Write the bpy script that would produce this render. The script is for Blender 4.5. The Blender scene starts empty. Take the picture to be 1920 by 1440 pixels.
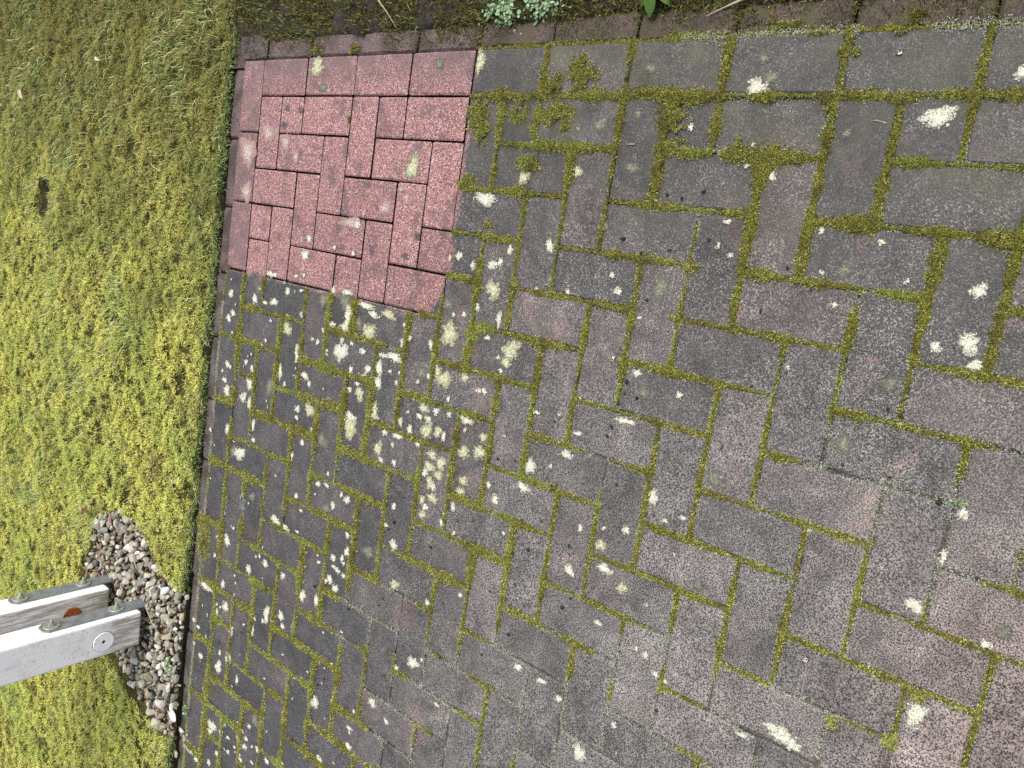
import bpy, math, random
import numpy as np
from mathutils import Vector, Matrix

# ------------------------------------------------------------------ camera, world, sun, exposure
scene = bpy.context.scene
COL = scene.collection
scene.view_settings.view_transform = 'Standard'
scene.view_settings.look = 'None'
scene.view_settings.gamma = 1.0
scene.view_settings.use_curve_mapping = False
scene.view_settings.exposure = 1.18
scene.cycles.use_denoising = False

# the phone was held upright but the picture is stored turned: image-left is "up" in the garden
CAM = Vector((-0.3217, -2.0412, 1.3313))
FW = Vector((-0.16782712, 0.59356169, -0.78709502))
RT = Vector((0.97463884, 0.21979459, -0.04206504))
UP = Vector((-0.14803103, 0.77419304, 0.61539577))
cam_data = bpy.data.cameras.new('camera')
cam_data.sensor_width = 36.0
cam_data.lens = 1455.66 * 36.0 / 1920.0
cam_data.clip_start = 0.05
cam_data.clip_end = 200.0
cam = bpy.data.objects.new('camera', cam_data)
COL.objects.link(cam)
m3 = Matrix((-UP, RT, -FW)).transposed()
cam.matrix_world = Matrix.Translation(CAM) @ m3.to_4x4()
scene.camera = cam

SUN_EL, SUN_AZ = math.radians(56), math.radians(98)     # azimuth from +Y (away from the camera) towards +X (right)
sun_dir = Vector((math.sin(SUN_AZ) * math.cos(SUN_EL), math.cos(SUN_AZ) * math.cos(SUN_EL), math.sin(SUN_EL)))
world = bpy.data.worlds.new('World')
scene.world = world
world.use_nodes = True
wn = world.node_tree.nodes
wl = world.node_tree.links
sky = wn.new('ShaderNodeTexSky')
sky.sky_type = 'NISHITA'
sky.sun_disc = False
sky.sun_elevation = SUN_EL
sky.sun_rotation = SUN_AZ
sky.air_density = 1.0
sky.dust_density = 3.0
hs = wn.new('ShaderNodeHueSaturation')                  # thin bright cloud: the blue is mostly washed out
hs.inputs['Saturation'].default_value = 0.35
wl.new(sky.outputs[0], hs.inputs['Color'])
bg = wn['Background']
bg.inputs['Strength'].default_value = 0.115
wl.new(hs.outputs[0], bg.inputs['Color'])

sl = bpy.data.lights.new('sun', 'SUN')
sl.energy = 1.5
sl.angle = math.radians(18)
sl.color = (1.0, 0.96, 0.9)
sun = bpy.data.objects.new('sun', sl)
sun.rotation_euler = (-sun_dir).to_track_quat('-Z', 'Y').to_euler()
sun.location = sun_dir * 20
COL.objects.link(sun)

# ------------------------------------------------------------------ measured positions (metres on the ground, radii in mm)
LICHENS='''
Y,0.074,-0.244,22.3,27.3 Y,-0.164,-0.647,27.1,21.8 Y,0.072,-0.818,21.8,14.8 B,-0.155,0.039,45.4,36.1 B,-0.270,0.028,25.0,29.1
B,-0.100,-0.052,28.0,27.4 B,-0.124,-0.137,19.6,23.0 B,-0.217,-0.617,6.9,10.0 B,-0.314,-0.446,14.7,39.0 B,-0.266,-0.569,17.6,20.6
B,-0.088,-0.036,8.0,13.9 B,-0.161,-0.189,15.5,14.1 G,0.072,-0.692,11.4,16.1 G,0.021,-0.277,9.3,18.0 D,-0.032,-0.132,8.5,9.8 D,-0.037,-0.188,8.4,7.6
D,-0.078,-0.123,11.0,13.2 D,-0.372,-0.537,10.1,7.5 D,-0.375,-0.659,7.6,9.9 D,-0.322,-0.689,9.6,8.7 W,-0.315,-0.472,10.9,13.8 W,-0.416,-0.274,11.7,18.8
W,-0.383,-0.395,5.3,7.0 W,-0.390,-0.471,5.1,7.8 W,-0.372,-0.283,9.7,9.3 W,-0.489,-0.126,8.2,17.2 W,-0.489,-0.147,6.1,10.2 W,-0.479,-0.246,5.5,7.7
W,-0.472,-0.280,4.7,6.3 W,-0.574,0.063,12.1,11.5 W,-0.630,0.043,9.5,11.5 W,-0.649,0.063,10.9,12.4 W,-0.570,-0.061,14.7,10.8 W,-0.574,-0.115,5.8,9.8
W,-0.565,-0.157,10.2,17.0 W,-0.526,-0.215,10.0,10.5 W,-0.593,-0.225,4.8,7.9 W,-0.580,-0.289,7.9,9.5 W,-0.620,-0.151,4.9,5.5 W,-0.515,-0.275,4.7,7.6
W,-0.554,-0.480,29.9,19.8 W,-0.495,-0.408,9.5,8.8 W,-0.492,-0.463,7.5,19.8 W,-0.514,-0.541,7.3,35.1 W,-0.531,-0.571,9.1,16.0 W,-0.586,-0.418,9.5,14.7
W,-0.582,-0.470,9.4,20.0 W,-0.536,-0.688,4.9,5.0 W,-0.565,-0.713,6.3,5.9 W,-0.581,-0.686,10.6,7.5 W,-0.688,-0.284,24.0,9.7 W,-0.640,-0.369,7.8,7.3
W,-0.636,-0.346,4.7,5.0 W,-0.605,-0.387,7.7,6.0 W,-0.680,-0.136,5.0,5.6 W,-0.648,-0.467,24.6,25.9 W,-0.617,-0.467,9.4,6.9 W,-0.630,-0.550,9.2,9.9
W,-0.618,-0.505,5.2,6.8 W,-0.655,-0.411,4.6,4.8 W,-0.685,-0.514,8.3,7.9 W,-0.671,-0.577,11.0,10.9 W,-0.690,-0.566,4.4,11.0 W,-0.625,-0.628,5.4,15.7
W,-0.621,-0.667,11.4,25.4 W,-0.659,-0.618,18.2,13.2 W,-0.696,-0.619,16.4,13.3 W,-0.659,-0.658,5.0,5.2 W,-0.756,-0.218,22.6,8.1 W,-0.784,-0.243,6.1,5.4
W,-0.743,-0.326,10.0,15.9 W,-0.760,-0.348,7.9,7.6 W,-0.717,-0.542,4.5,11.2 W,-0.738,-0.515,7.6,6.8 W,-0.682,-0.686,6.4,5.1 W,-0.663,-0.758,4.2,4.9
W,-0.643,-0.789,6.2,5.7 W,-0.788,0.045,11.0,11.7 W,-0.792,0.033,6.6,9.3 W,-0.839,0.053,8.9,11.8 W,-0.813,0.069,5.3,6.3 W,-0.868,0.037,15.5,17.2
W,-0.762,-0.047,7.7,8.9 W,-0.775,-0.079,9.4,8.8 W,-0.821,-0.079,21.4,18.3 W,-0.868,-0.048,15.2,16.5 W,-0.881,-0.084,21.5,10.3 W,-0.895,-0.120,4.3,8.7
W,-0.841,-0.310,8.9,10.4 W,-0.866,-0.310,6.1,7.8 W,-0.808,-0.530,11.4,22.8 W,-0.480,-0.874,5.9,6.6 W,-0.568,-0.782,11.9,8.5 W,-0.485,-0.842,4.6,4.5
W,-0.352,-0.833,9.8,8.8 W,-0.360,-0.807,5.9,4.5 W,-0.369,-0.880,11.3,7.7 W,-0.458,-0.910,8.1,6.4 W,-0.641,-0.946,6.5,6.0 W,-0.681,-0.862,6.1,5.5
W,-0.719,-0.829,8.6,9.4 W,-0.744,-0.778,7.0,9.7 W,-0.743,-0.738,3.5,4.0 W,-0.715,-0.871,6.1,6.4 Y,-0.522,-0.626,10.7,25.7 Y,-0.577,-0.563,19.0,28.0
Y,-0.629,-0.231,18.2,19.7 Y,-0.742,-0.555,18.7,15.6 Y,-0.771,-0.619,20.2,15.0 Y,-0.830,-0.363,19.9,20.1 Y,-0.533,-0.837,25.1,27.8
Y,-0.640,-0.838,16.2,29.6 Y,-0.624,-0.816,13.6,11.6 Y,-0.621,-0.901,9.3,13.1 Y,-0.721,-0.788,12.2,15.3 Y,-0.742,-0.804,6.2,9.5
Y,-0.712,-0.911,8.3,17.7 G,-0.516,-0.459,20.6,25.6 G,-0.562,-0.518,16.6,15.5 G,-0.640,-0.764,15.6,20.2 G,-0.808,-0.174,27.2,17.4
G,-0.465,-0.820,15.0,13.5 G,-0.538,-0.074,12.5,12.8 G,-0.525,-0.374,19.2,18.0 Y,-0.836,-0.533,28.5,27.3 Y,-0.860,-0.650,17.7,16.1
Y,-0.773,-0.716,10.7,10.1 Y,-0.772,-0.806,19.1,18.2 Y,-0.765,-0.843,13.0,13.1 Y,-0.855,-0.831,13.9,16.7 Y,-0.837,-0.866,15.5,16.3
Y,-0.892,-0.838,14.0,12.0 Y,-0.941,-0.822,10.6,9.8 Y,-0.927,-0.854,13.3,15.3 Y,-0.976,-0.829,10.6,12.3 Y,-1.182,-0.769,12.9,14.8
Y,-0.825,-0.835,12.1,14.2 Y,-0.867,-0.862,9.7,16.4 G,-0.899,-0.433,18.9,21.4 G,-1.045,-0.032,20.0,19.3 G,-1.078,-0.476,13.9,18.4
G,-1.136,-0.657,15.9,19.6 G,-1.153,-0.141,13.1,14.9 W,-0.883,-0.386,8.8,9.4 W,-0.928,-0.349,8.1,9.0 W,-0.785,-0.625,4.4,13.4 W,-0.814,-0.666,7.3,10.5
W,-0.837,-0.699,6.5,5.2 W,-0.886,-0.665,5.5,9.6 W,-0.880,-0.712,8.0,7.3 W,-0.811,-0.713,7.2,17.9 W,-0.812,-0.784,5.3,7.3 W,-0.783,-0.751,10.6,8.9
W,-0.746,-0.809,10.4,7.1 W,-0.771,-0.863,10.2,6.9 W,-0.872,-0.820,10.5,9.7 W,-0.899,-0.851,8.7,9.5 W,-0.955,-0.835,8.8,9.7 W,-0.927,-0.920,10.2,6.9
W,-0.976,-0.892,8.7,5.7 W,-0.986,-0.936,5.1,5.5 W,-1.042,-0.058,18.5,28.9 W,-1.011,0.107,6.9,6.6 W,-0.985,0.017,15.6,11.8 W,-0.937,-0.114,17.2,7.3
W,-0.982,-0.121,7.8,7.4 W,-0.977,-0.310,12.3,6.6 W,-1.022,-0.432,8.0,9.4 W,-1.015,-0.468,5.9,9.2 W,-1.021,-0.533,7.8,5.9 W,-1.028,-0.555,10.8,12.8
W,-1.061,-0.503,9.8,9.7 W,-1.084,-0.348,7.4,7.9 W,-1.118,-0.374,4.1,7.9 W,-0.981,-0.471,5.5,4.9 W,-1.183,-0.265,11.9,21.0 W,-1.189,-0.312,7.6,12.4
W,-1.192,-0.329,3.3,6.8 W,-1.183,-0.368,4.1,6.7 W,-0.988,-0.731,8.0,7.8 W,-1.084,-0.746,12.9,11.6 W,-1.044,-0.712,5.5,6.4 W,-1.120,-0.574,7.8,8.2
W,-1.164,-0.581,13.6,8.8 W,-1.200,-0.530,8.7,11.0 W,-1.189,-0.565,9.8,6.0 W,-1.224,-0.537,5.9,9.2 W,-1.200,-0.573,4.7,4.8 W,-1.228,-0.553,7.9,10.9
W,-1.264,-0.526,12.0,11.1 W,-1.280,-0.553,11.1,12.2 W,-1.233,-0.578,7.8,6.0 W,-1.274,-0.512,5.6,7.5 W,-1.330,-0.033,18.3,14.5 W,-1.278,-0.064,4.5,6.3
W,-1.316,-0.208,6.6,5.9 W,-1.328,-0.239,10.8,14.6 W,-1.376,-0.161,15.6,11.5 W,-1.333,-0.325,8.5,11.2 W,-1.400,0.022,7.0,6.7 W,-1.475,-0.035,13.9,9.9
W,-1.183,-0.884,8.9,5.9 W,-1.234,-0.474,6.1,6.3 W,-1.357,-0.417,16.6,14.7 W,-1.346,-0.480,19.6,9.7 W,-1.396,-0.261,5.2,7.3 W,-1.518,0.059,15.2,32.9
W,-1.554,-0.006,7.0,8.5 W,-1.542,-0.057,16.2,16.5 W,-1.581,-0.010,14.1,10.2 W,-1.471,-0.269,21.9,13.3 W,-1.454,-0.334,12.9,14.2 W,-1.657,0.108,7.3,9.1
W,-1.602,0.166,9.8,9.3 W,-1.479,-0.269,21.9,13.3 W,-1.481,-0.347,8.6,8.5 W,-1.557,-0.207,15.7,11.6 W,-1.604,-0.101,16.2,12.3 W,-1.514,-0.215,5.3,6.1
W,-1.504,-0.254,6.6,6.0 W,-1.672,0.082,7.3,9.0 W,-1.763,0.055,10.7,12.7 W,-1.734,0.003,13.4,10.6 W,-1.737,0.099,7.4,7.4 W,-1.698,-0.100,18.7,15.0
W,-1.701,-0.051,8.5,6.8 W,-1.751,-0.050,23.7,15.5 W,-1.810,-0.034,9.6,7.0 W,-1.747,-0.152,16.2,6.6 W,-1.601,-0.371,6.0,10.0 W,-1.604,-0.426,6.4,5.6
W,-1.598,-0.456,7.6,5.5 W,-1.495,-0.573,6.1,6.3 W,-1.635,-0.521,15.8,18.7 W,-1.634,-0.505,4.2,6.7 W,-1.351,-0.865,14.6,18.1 W,-1.330,-0.892,3.6,5.1
W,-1.390,-0.812,6.7,6.5 W,-1.523,-0.743,11.6,14.4 W,-1.546,-0.800,6.9,9.0 W,-1.579,-0.681,5.9,4.9 W,-1.634,-0.670,5.6,12.3 W,-1.688,-0.676,11.2,11.2
W,-1.788,-0.566,10.5,12.1 W,-1.916,-0.105,14.3,13.0 W,-1.894,-0.206,8.3,9.9 W,-1.906,-0.232,6.5,11.4 W,-1.935,-0.228,8.3,11.5
W,-1.963,-0.045,19.4,22.3 W,-1.989,-0.036,12.2,13.5 W,-2.105,0.090,22.8,27.2 W,-2.106,0.062,20.1,19.2 W,-2.035,0.005,4.9,9.3 W,-1.955,-0.136,5.7,8.6
W,-2.039,-0.086,12.1,8.9 W,-1.915,-0.264,4.6,6.4 W,-1.908,-0.293,9.1,11.8 W,-1.965,-0.178,4.7,6.8 W,-2.166,0.214,7.9,20.7 W,-1.946,0.010,4.9,7.3
W,-1.888,-0.407,4.4,11.2 W,-1.921,-0.340,9.0,10.8 W,-1.906,-0.152,8.5,8.4 W,-1.859,-0.240,6.4,8.0 W,-1.927,-0.188,6.5,10.0 W,-1.957,-0.095,8.6,10.5
W,-2.125,0.027,12.5,13.3 W,-2.093,-0.047,9.8,11.0 W,-2.002,-0.143,7.6,8.6 W,-1.988,-0.213,7.5,10.0 W,-1.965,-0.272,6.4,8.1 W,-2.072,0.127,10.2,13.8
W,-2.172,0.150,11.4,14.2 G,-1.460,-0.392,23.3,10.4 G,-1.826,-0.265,18.2,19.7 Y,-0.165,-0.985,14.5,14.7 Y,-0.147,-1.121,9.2,12.2
W,-0.220,-0.890,12.6,33.0 W,-0.056,-1.353,5.7,5.2 G,-0.053,-1.157,13.4,16.0 G,-0.034,-1.237,6.8,7.8 G,-0.133,-1.244,11.0,14.2 G,-0.064,-1.106,6.3,8.7
G,0.050,-1.248,8.0,12.3 W,0.013,-1.464,15.8,16.6 W,-0.031,-1.756,16.3,21.7 W,0.031,-1.850,10.2,6.3 W,-0.133,-1.520,7.6,7.0 W,-0.082,-1.476,3.3,3.5
G,0.030,-1.484,12.9,12.6 G,0.062,-1.466,8.1,10.0 G,-0.059,-1.628,6.4,7.5 W,-0.322,-0.978,9.3,7.1 W,-0.359,-0.936,9.5,12.3 W,-0.351,-0.957,7.8,7.3
W,-0.474,-0.976,17.4,7.3 W,-0.301,-1.081,13.4,9.2 W,-0.519,-0.951,5.8,6.7 W,-0.557,-0.990,4.5,4.9 W,-0.584,-1.003,4.5,5.7 W,-0.340,-1.241,5.6,6.5
W,-0.370,-1.260,7.9,7.1 W,-0.388,-1.144,4.1,6.4 W,-0.517,-1.333,6.1,8.8 W,-0.539,-1.429,5.9,6.4 W,-0.640,-0.951,6.5,5.1 W,-0.639,-0.963,8.1,6.8
W,-0.393,-1.065,3.0,3.8 W,-0.499,-1.276,4.0,3.9 Y,-0.413,-0.948,21.6,19.6 Y,-0.533,-1.021,22.0,24.5 Y,-0.564,-1.012,9.5,14.1 G,-0.247,-1.207,7.9,7.3
G,-0.349,-1.350,21.7,17.9 G,-0.550,-1.354,10.6,10.9 W,-0.278,-1.864,11.4,10.6 W,-0.357,-1.869,15.6,14.1 W,-0.369,-1.826,7.4,8.3
W,-0.387,-1.883,7.7,11.3 W,-0.223,-1.718,4.5,4.2 W,-0.215,-1.622,4.7,4.6 W,-0.331,-1.667,3.7,4.0 W,-0.282,-1.636,2.6,3.6 W,-0.216,-1.457,4.5,6.6
W,-0.259,-1.449,5.2,3.6 W,-0.273,-1.474,4.0,4.2 W,-0.446,-1.614,3.3,3.3 G,-0.274,-1.670,12.5,11.2 G,-0.439,-1.776,12.2,10.5 W,-0.769,-1.119,18.5,12.5
W,-0.718,-1.205,8.1,15.5 W,-0.819,-1.111,10.2,16.1 W,-0.716,-0.926,8.9,18.8 W,-0.870,-1.039,11.2,9.9 W,-0.843,-1.016,7.1,6.4 W,-0.668,-1.223,5.1,9.5
W,-0.650,-1.115,4.7,7.4 W,-0.744,-1.415,15.7,9.3 W,-0.615,-1.325,6.1,20.7 W,-0.826,-1.371,8.7,7.7 W,-0.954,-1.259,10.5,11.8 W,-0.858,-1.268,7.1,5.4
W,-0.763,-1.482,4.1,7.0 W,-0.780,-1.448,4.2,5.9 W,-0.920,-1.339,9.5,16.5 W,-0.837,-1.479,3.0,3.2 W,-0.753,-1.172,5.9,4.0 W,-1.124,-0.982,5.9,5.9
W,-0.936,-1.079,4.2,4.5 Y,-0.791,-0.928,14.4,17.2 Y,-0.778,-0.975,16.0,18.4 Y,-0.742,-0.980,12.3,10.1 Y,-0.857,-0.940,10.9,13.4
Y,-0.885,-0.935,10.9,14.5 Y,-0.875,-1.321,12.7,11.8 Y,-0.942,-1.384,11.9,10.0 G,-0.662,-1.415,8.3,7.2 G,-0.672,-1.526,14.3,13.4
G,-0.877,-1.534,10.2,9.4 W,-0.772,-1.884,11.5,14.3 W,-0.608,-1.916,11.0,6.8 W,-0.682,-1.905,12.0,4.8 W,-0.706,-1.703,10.4,5.4 G,-0.763,-2.003,11.6,9.8
G,-0.551,-1.728,14.6,13.7 G,-0.579,-1.806,5.1,5.9 W,-0.940,-1.922,22.0,13.7 W,-1.078,-1.737,14.4,26.1 W,-1.073,-1.716,8.7,11.8
W,-1.085,-1.758,11.4,11.5 W,-1.112,-1.670,4.7,12.4 W,-0.790,-1.986,5.4,8.0 W,-1.236,-1.286,8.4,7.5 W,-1.325,-1.356,15.0,17.0 W,-1.225,-1.422,6.4,5.3
W,-1.217,-1.172,7.0,11.1 W,-1.219,-1.237,6.2,12.8 W,-1.081,-1.487,6.8,6.9 W,-1.417,-0.960,5.4,7.5 W,-1.035,-1.345,5.2,9.4 W,-1.053,-1.460,6.2,7.0
G,-1.122,-1.288,8.3,10.0 
'''
PELLETS='''
-0.657,-1.163 -0.633,-1.300 -0.654,-1.292 -0.768,-1.078 -0.792,-1.184 -0.743,-1.333 -0.948,-1.149 -0.970,-1.110 -1.036,-1.129 -1.079,-1.065
-1.163,-0.934 -0.903,-1.249 -0.875,-1.171 -0.777,-1.031 -1.154,-1.134 -1.232,-1.069 -1.264,-1.353 -1.149,-1.504 -1.036,-1.258 -1.009,-1.274
-0.601,-1.881 -0.696,-1.954 -0.584,-1.734 -0.614,-1.528 -0.538,-1.315 -0.563,-1.315 -0.564,-1.343 -0.278,-1.355 -0.292,-1.299 -0.268,-1.253
-0.376,-1.327 -0.250,-1.428 -0.360,-1.549 -0.313,-1.625 -0.491,-1.560 -0.478,-1.782 -0.484,-1.802 -0.281,-1.579 -1.025,-0.740 -1.051,-0.724
-1.305,-0.470 -1.044,-0.871 -1.307,-0.469 -1.234,-0.734 -1.256,-0.724 -1.312,-0.614 -1.671,-0.046 -1.429,-0.776 -1.576,-0.527 -1.549,-0.551
-1.792,-0.447 -1.584,-0.157 0.030,-1.199 -0.170,-1.293 -0.124,-1.308 -0.167,-1.401 -0.181,-1.361 -0.178,-1.329 
'''
MOSS_PATCHES='''
0.034,-1.097,28,38 0.018,-1.029,23,33 0.007,-1.009,12,22 -0.036,-1.051,26,36 -0.064,-1.074,14,14 -0.032,-0.948,27,23 -0.042,-0.831,35,30
-0.079,-0.855,25,21 -0.140,-0.992,18,30 -0.035,-1.305,34,28 -0.061,-1.322,26,32 -0.095,-1.305,16,18 -0.101,-1.348,10,43 -0.004,-1.328,13,57
0.006,-1.245,11,46 -0.057,-1.006,27,22 0.065,-1.084,17,21 -0.187,-0.827,16,26 -0.200,-0.952,6,47 0.102,-1.604,10,15 0.119,-1.693,12,11
0.113,-1.486,13,33 -0.006,-1.697,7,30 -0.002,-1.585,10,15 -0.017,-1.599,15,13 -0.099,-1.735,11,27 -0.106,-1.879,9,17 -0.083,-1.453,17,9
0.130,-1.458,13,17 0.102,-1.550,8,21 0.096,-1.677,7,19 0.068,-1.616,6,4 0.068,-1.591,6,3 -0.281,-0.898,16,25 -0.303,-0.931,9,40 -0.508,-1.087,8,23
-0.502,-1.131,9,11 -0.304,-1.402,11,17 -0.394,-1.002,9,16 -0.400,-1.392,11,12 -0.517,-0.903,20,21 -0.603,-0.997,13,16 -0.201,-1.898,11,12
-0.392,-1.801,10,9 -0.308,-1.794,7,9 -0.400,-1.507,9,15 -0.301,-1.601,8,16 -1.383,0.088,71,34 -1.315,0.120,28,22 0.120,-0.218,7,25 0.118,-0.376,14,17
-0.058,-0.399,9,6 -0.800,-1.302,10,11 -0.795,-1.180,8,16 -0.613,-1.395,9,13 -0.602,-1.400,7,16 -0.502,-1.897,8,9 -0.644,-1.999,14,7
-0.999,-1.897,16,12 -0.910,-1.916,10,14 -1.013,-1.811,11,11 -0.803,-2.003,7,8 
'''

# ------------------------------------------------------------------ helpers
rng = np.random.default_rng(7)
random.seed(7)
_tabs = {}
def vnoise(x, y, scale, seed=0):
    if seed not in _tabs:
        _tabs[seed] = np.random.default_rng(1000 + seed).random((256, 256))
    t = _tabs[seed]
    x = np.asarray(x, float) * scale + 37.3 * (seed + 1)
    y = np.asarray(y, float) * scale + 91.7 * (seed + 1)
    xi = np.floor(x).astype(int); yi = np.floor(y).astype(int)
    fx = x - xi; fy = y - yi
    fx = fx * fx * (3 - 2 * fx); fy = fy * fy * (3 - 2 * fy)
    a = t[xi % 256, yi % 256]; b = t[(xi + 1) % 256, yi % 256]
    c = t[xi % 256, (yi + 1) % 256]; d = t[(xi + 1) % 256, (yi + 1) % 256]
    return (a * (1 - fx) + b * fx) * (1 - fy) + (c * (1 - fx) + d * fx) * fy
def fbm(x, y, scale, seed=0, octs=3):
    s = 0; n = 0; w = 1.0
    for o in range(octs):
        s = s + w * vnoise(x, y, scale * 2 ** o, seed + o); n += w; w *= 0.5
    return s / n

def mesh_np(name, V, loops, starts, totals, smooth=False):
    me = bpy.data.meshes.new(name)
    me.vertices.add(len(V)); me.vertices.foreach_set('co', np.asarray(V, np.float32).ravel())
    me.loops.add(len(loops)); me.loops.foreach_set('vertex_index', np.asarray(loops, np.int32))
    me.polygons.add(len(starts))
    me.polygons.foreach_set('loop_start', np.asarray(starts, np.int32))
    me.polygons.foreach_set('loop_total', np.asarray(totals, np.int32))
    me.polygons.foreach_set('use_smooth', np.full(len(starts), smooth, dtype=bool))
    me.update(calc_edges=True)
    return me
def tri_mesh(name, V, F, smooth=False):
    F = np.asarray(F); n, k = F.shape
    return mesh_np(name, V, F.ravel(), np.arange(n) * k, np.full(n, k), smooth)
def py_mesh(name, V, F, smooth=False):
    me = bpy.data.meshes.new(name)
    me.from_pydata([tuple(v) for v in V], [], [tuple(f) for f in F])
    if smooth: me.polygons.foreach_set('use_smooth', [True] * len(me.polygons))
    me.update()
    return me
def link(name, me, mat=None, parent=None, loc=(0, 0, 0), rot=(0, 0, 0)):
    o = bpy.data.objects.new(name, me)
    COL.objects.link(o)
    if mat is not None and me is not None and not me.materials: me.materials.append(mat)
    o.parent = parent
    o.location = loc; o.rotation_euler = rot
    return o
def tag(o, label=None, cat=None, group=None, kind=None):
    if label: o['label'] = label
    if cat: o['category'] = cat
    if group: o['group'] = group
    if kind: o['kind'] = kind
    return o

def grid_mesh(name, xs, ys, zf, smooth=True):
    X, Y = np.meshgrid(xs, ys, indexing='ij')
    Z = zf(X, Y)
    V = np.stack([X, Y, Z], -1).reshape(-1, 3)
    nx, ny = len(xs), len(ys)
    i, j = np.meshgrid(np.arange(nx - 1), np.arange(ny - 1), indexing='ij')
    a = (i * ny + j).ravel()
    F = np.stack([a, a + ny, a + ny + 1, a + 1], 1)
    return tri_mesh(name, V, F, smooth)

def blades(P, az, tilt, L, W, bend=0.0, seg=1):
    """thin pointed leaves; P (n,3) roots; az azimuth; tilt from vertical; seg 1 = one triangle, 2 = bent quad + triangle"""
    n = len(P)
    d = np.stack([np.cos(az) * np.sin(tilt), np.sin(az) * np.sin(tilt), np.cos(tilt)], 1)
    s = np.stack([-np.sin(az), np.cos(az), np.zeros(n)], 1)
    tw = rng.uniform(-0.9, 0.9, n)[:, None]
    s = s * np.cos(tw) + np.cross(d, s) * np.sin(tw)
    hw = (W / 2)[:, None]; L = L[:, None]
    if seg == 1:
        V = np.stack([P - s * hw, P + s * hw, P + d * L], 1).reshape(-1, 3)
        F = np.arange(3 * n).reshape(n, 3)
        return V, F
    t2 = tilt + bend
    d2 = np.stack([np.cos(az) * np.sin(t2), np.sin(az) * np.sin(t2), np.cos(t2)], 1)
    M = P + d * L * 0.55
    V = np.stack([P - s * hw, P + s * hw, M + s * hw * 0.8, M - s * hw * 0.8, M + d2 * L * 0.5], 1).reshape(-1, 3)
    b = (np.arange(n) * 5)[:, None]
    F = np.concatenate([b + [0, 1, 2], b + [0, 2, 3], b + [3, 2, 4]])
    return V, F
def join(parts):
    Vs, Fs, o = [], [], 0
    for V, F in parts:
        Vs.append(V); Fs.append(F + o); o += len(V)
    return np.concatenate(Vs), np.concatenate(Fs)

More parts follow.
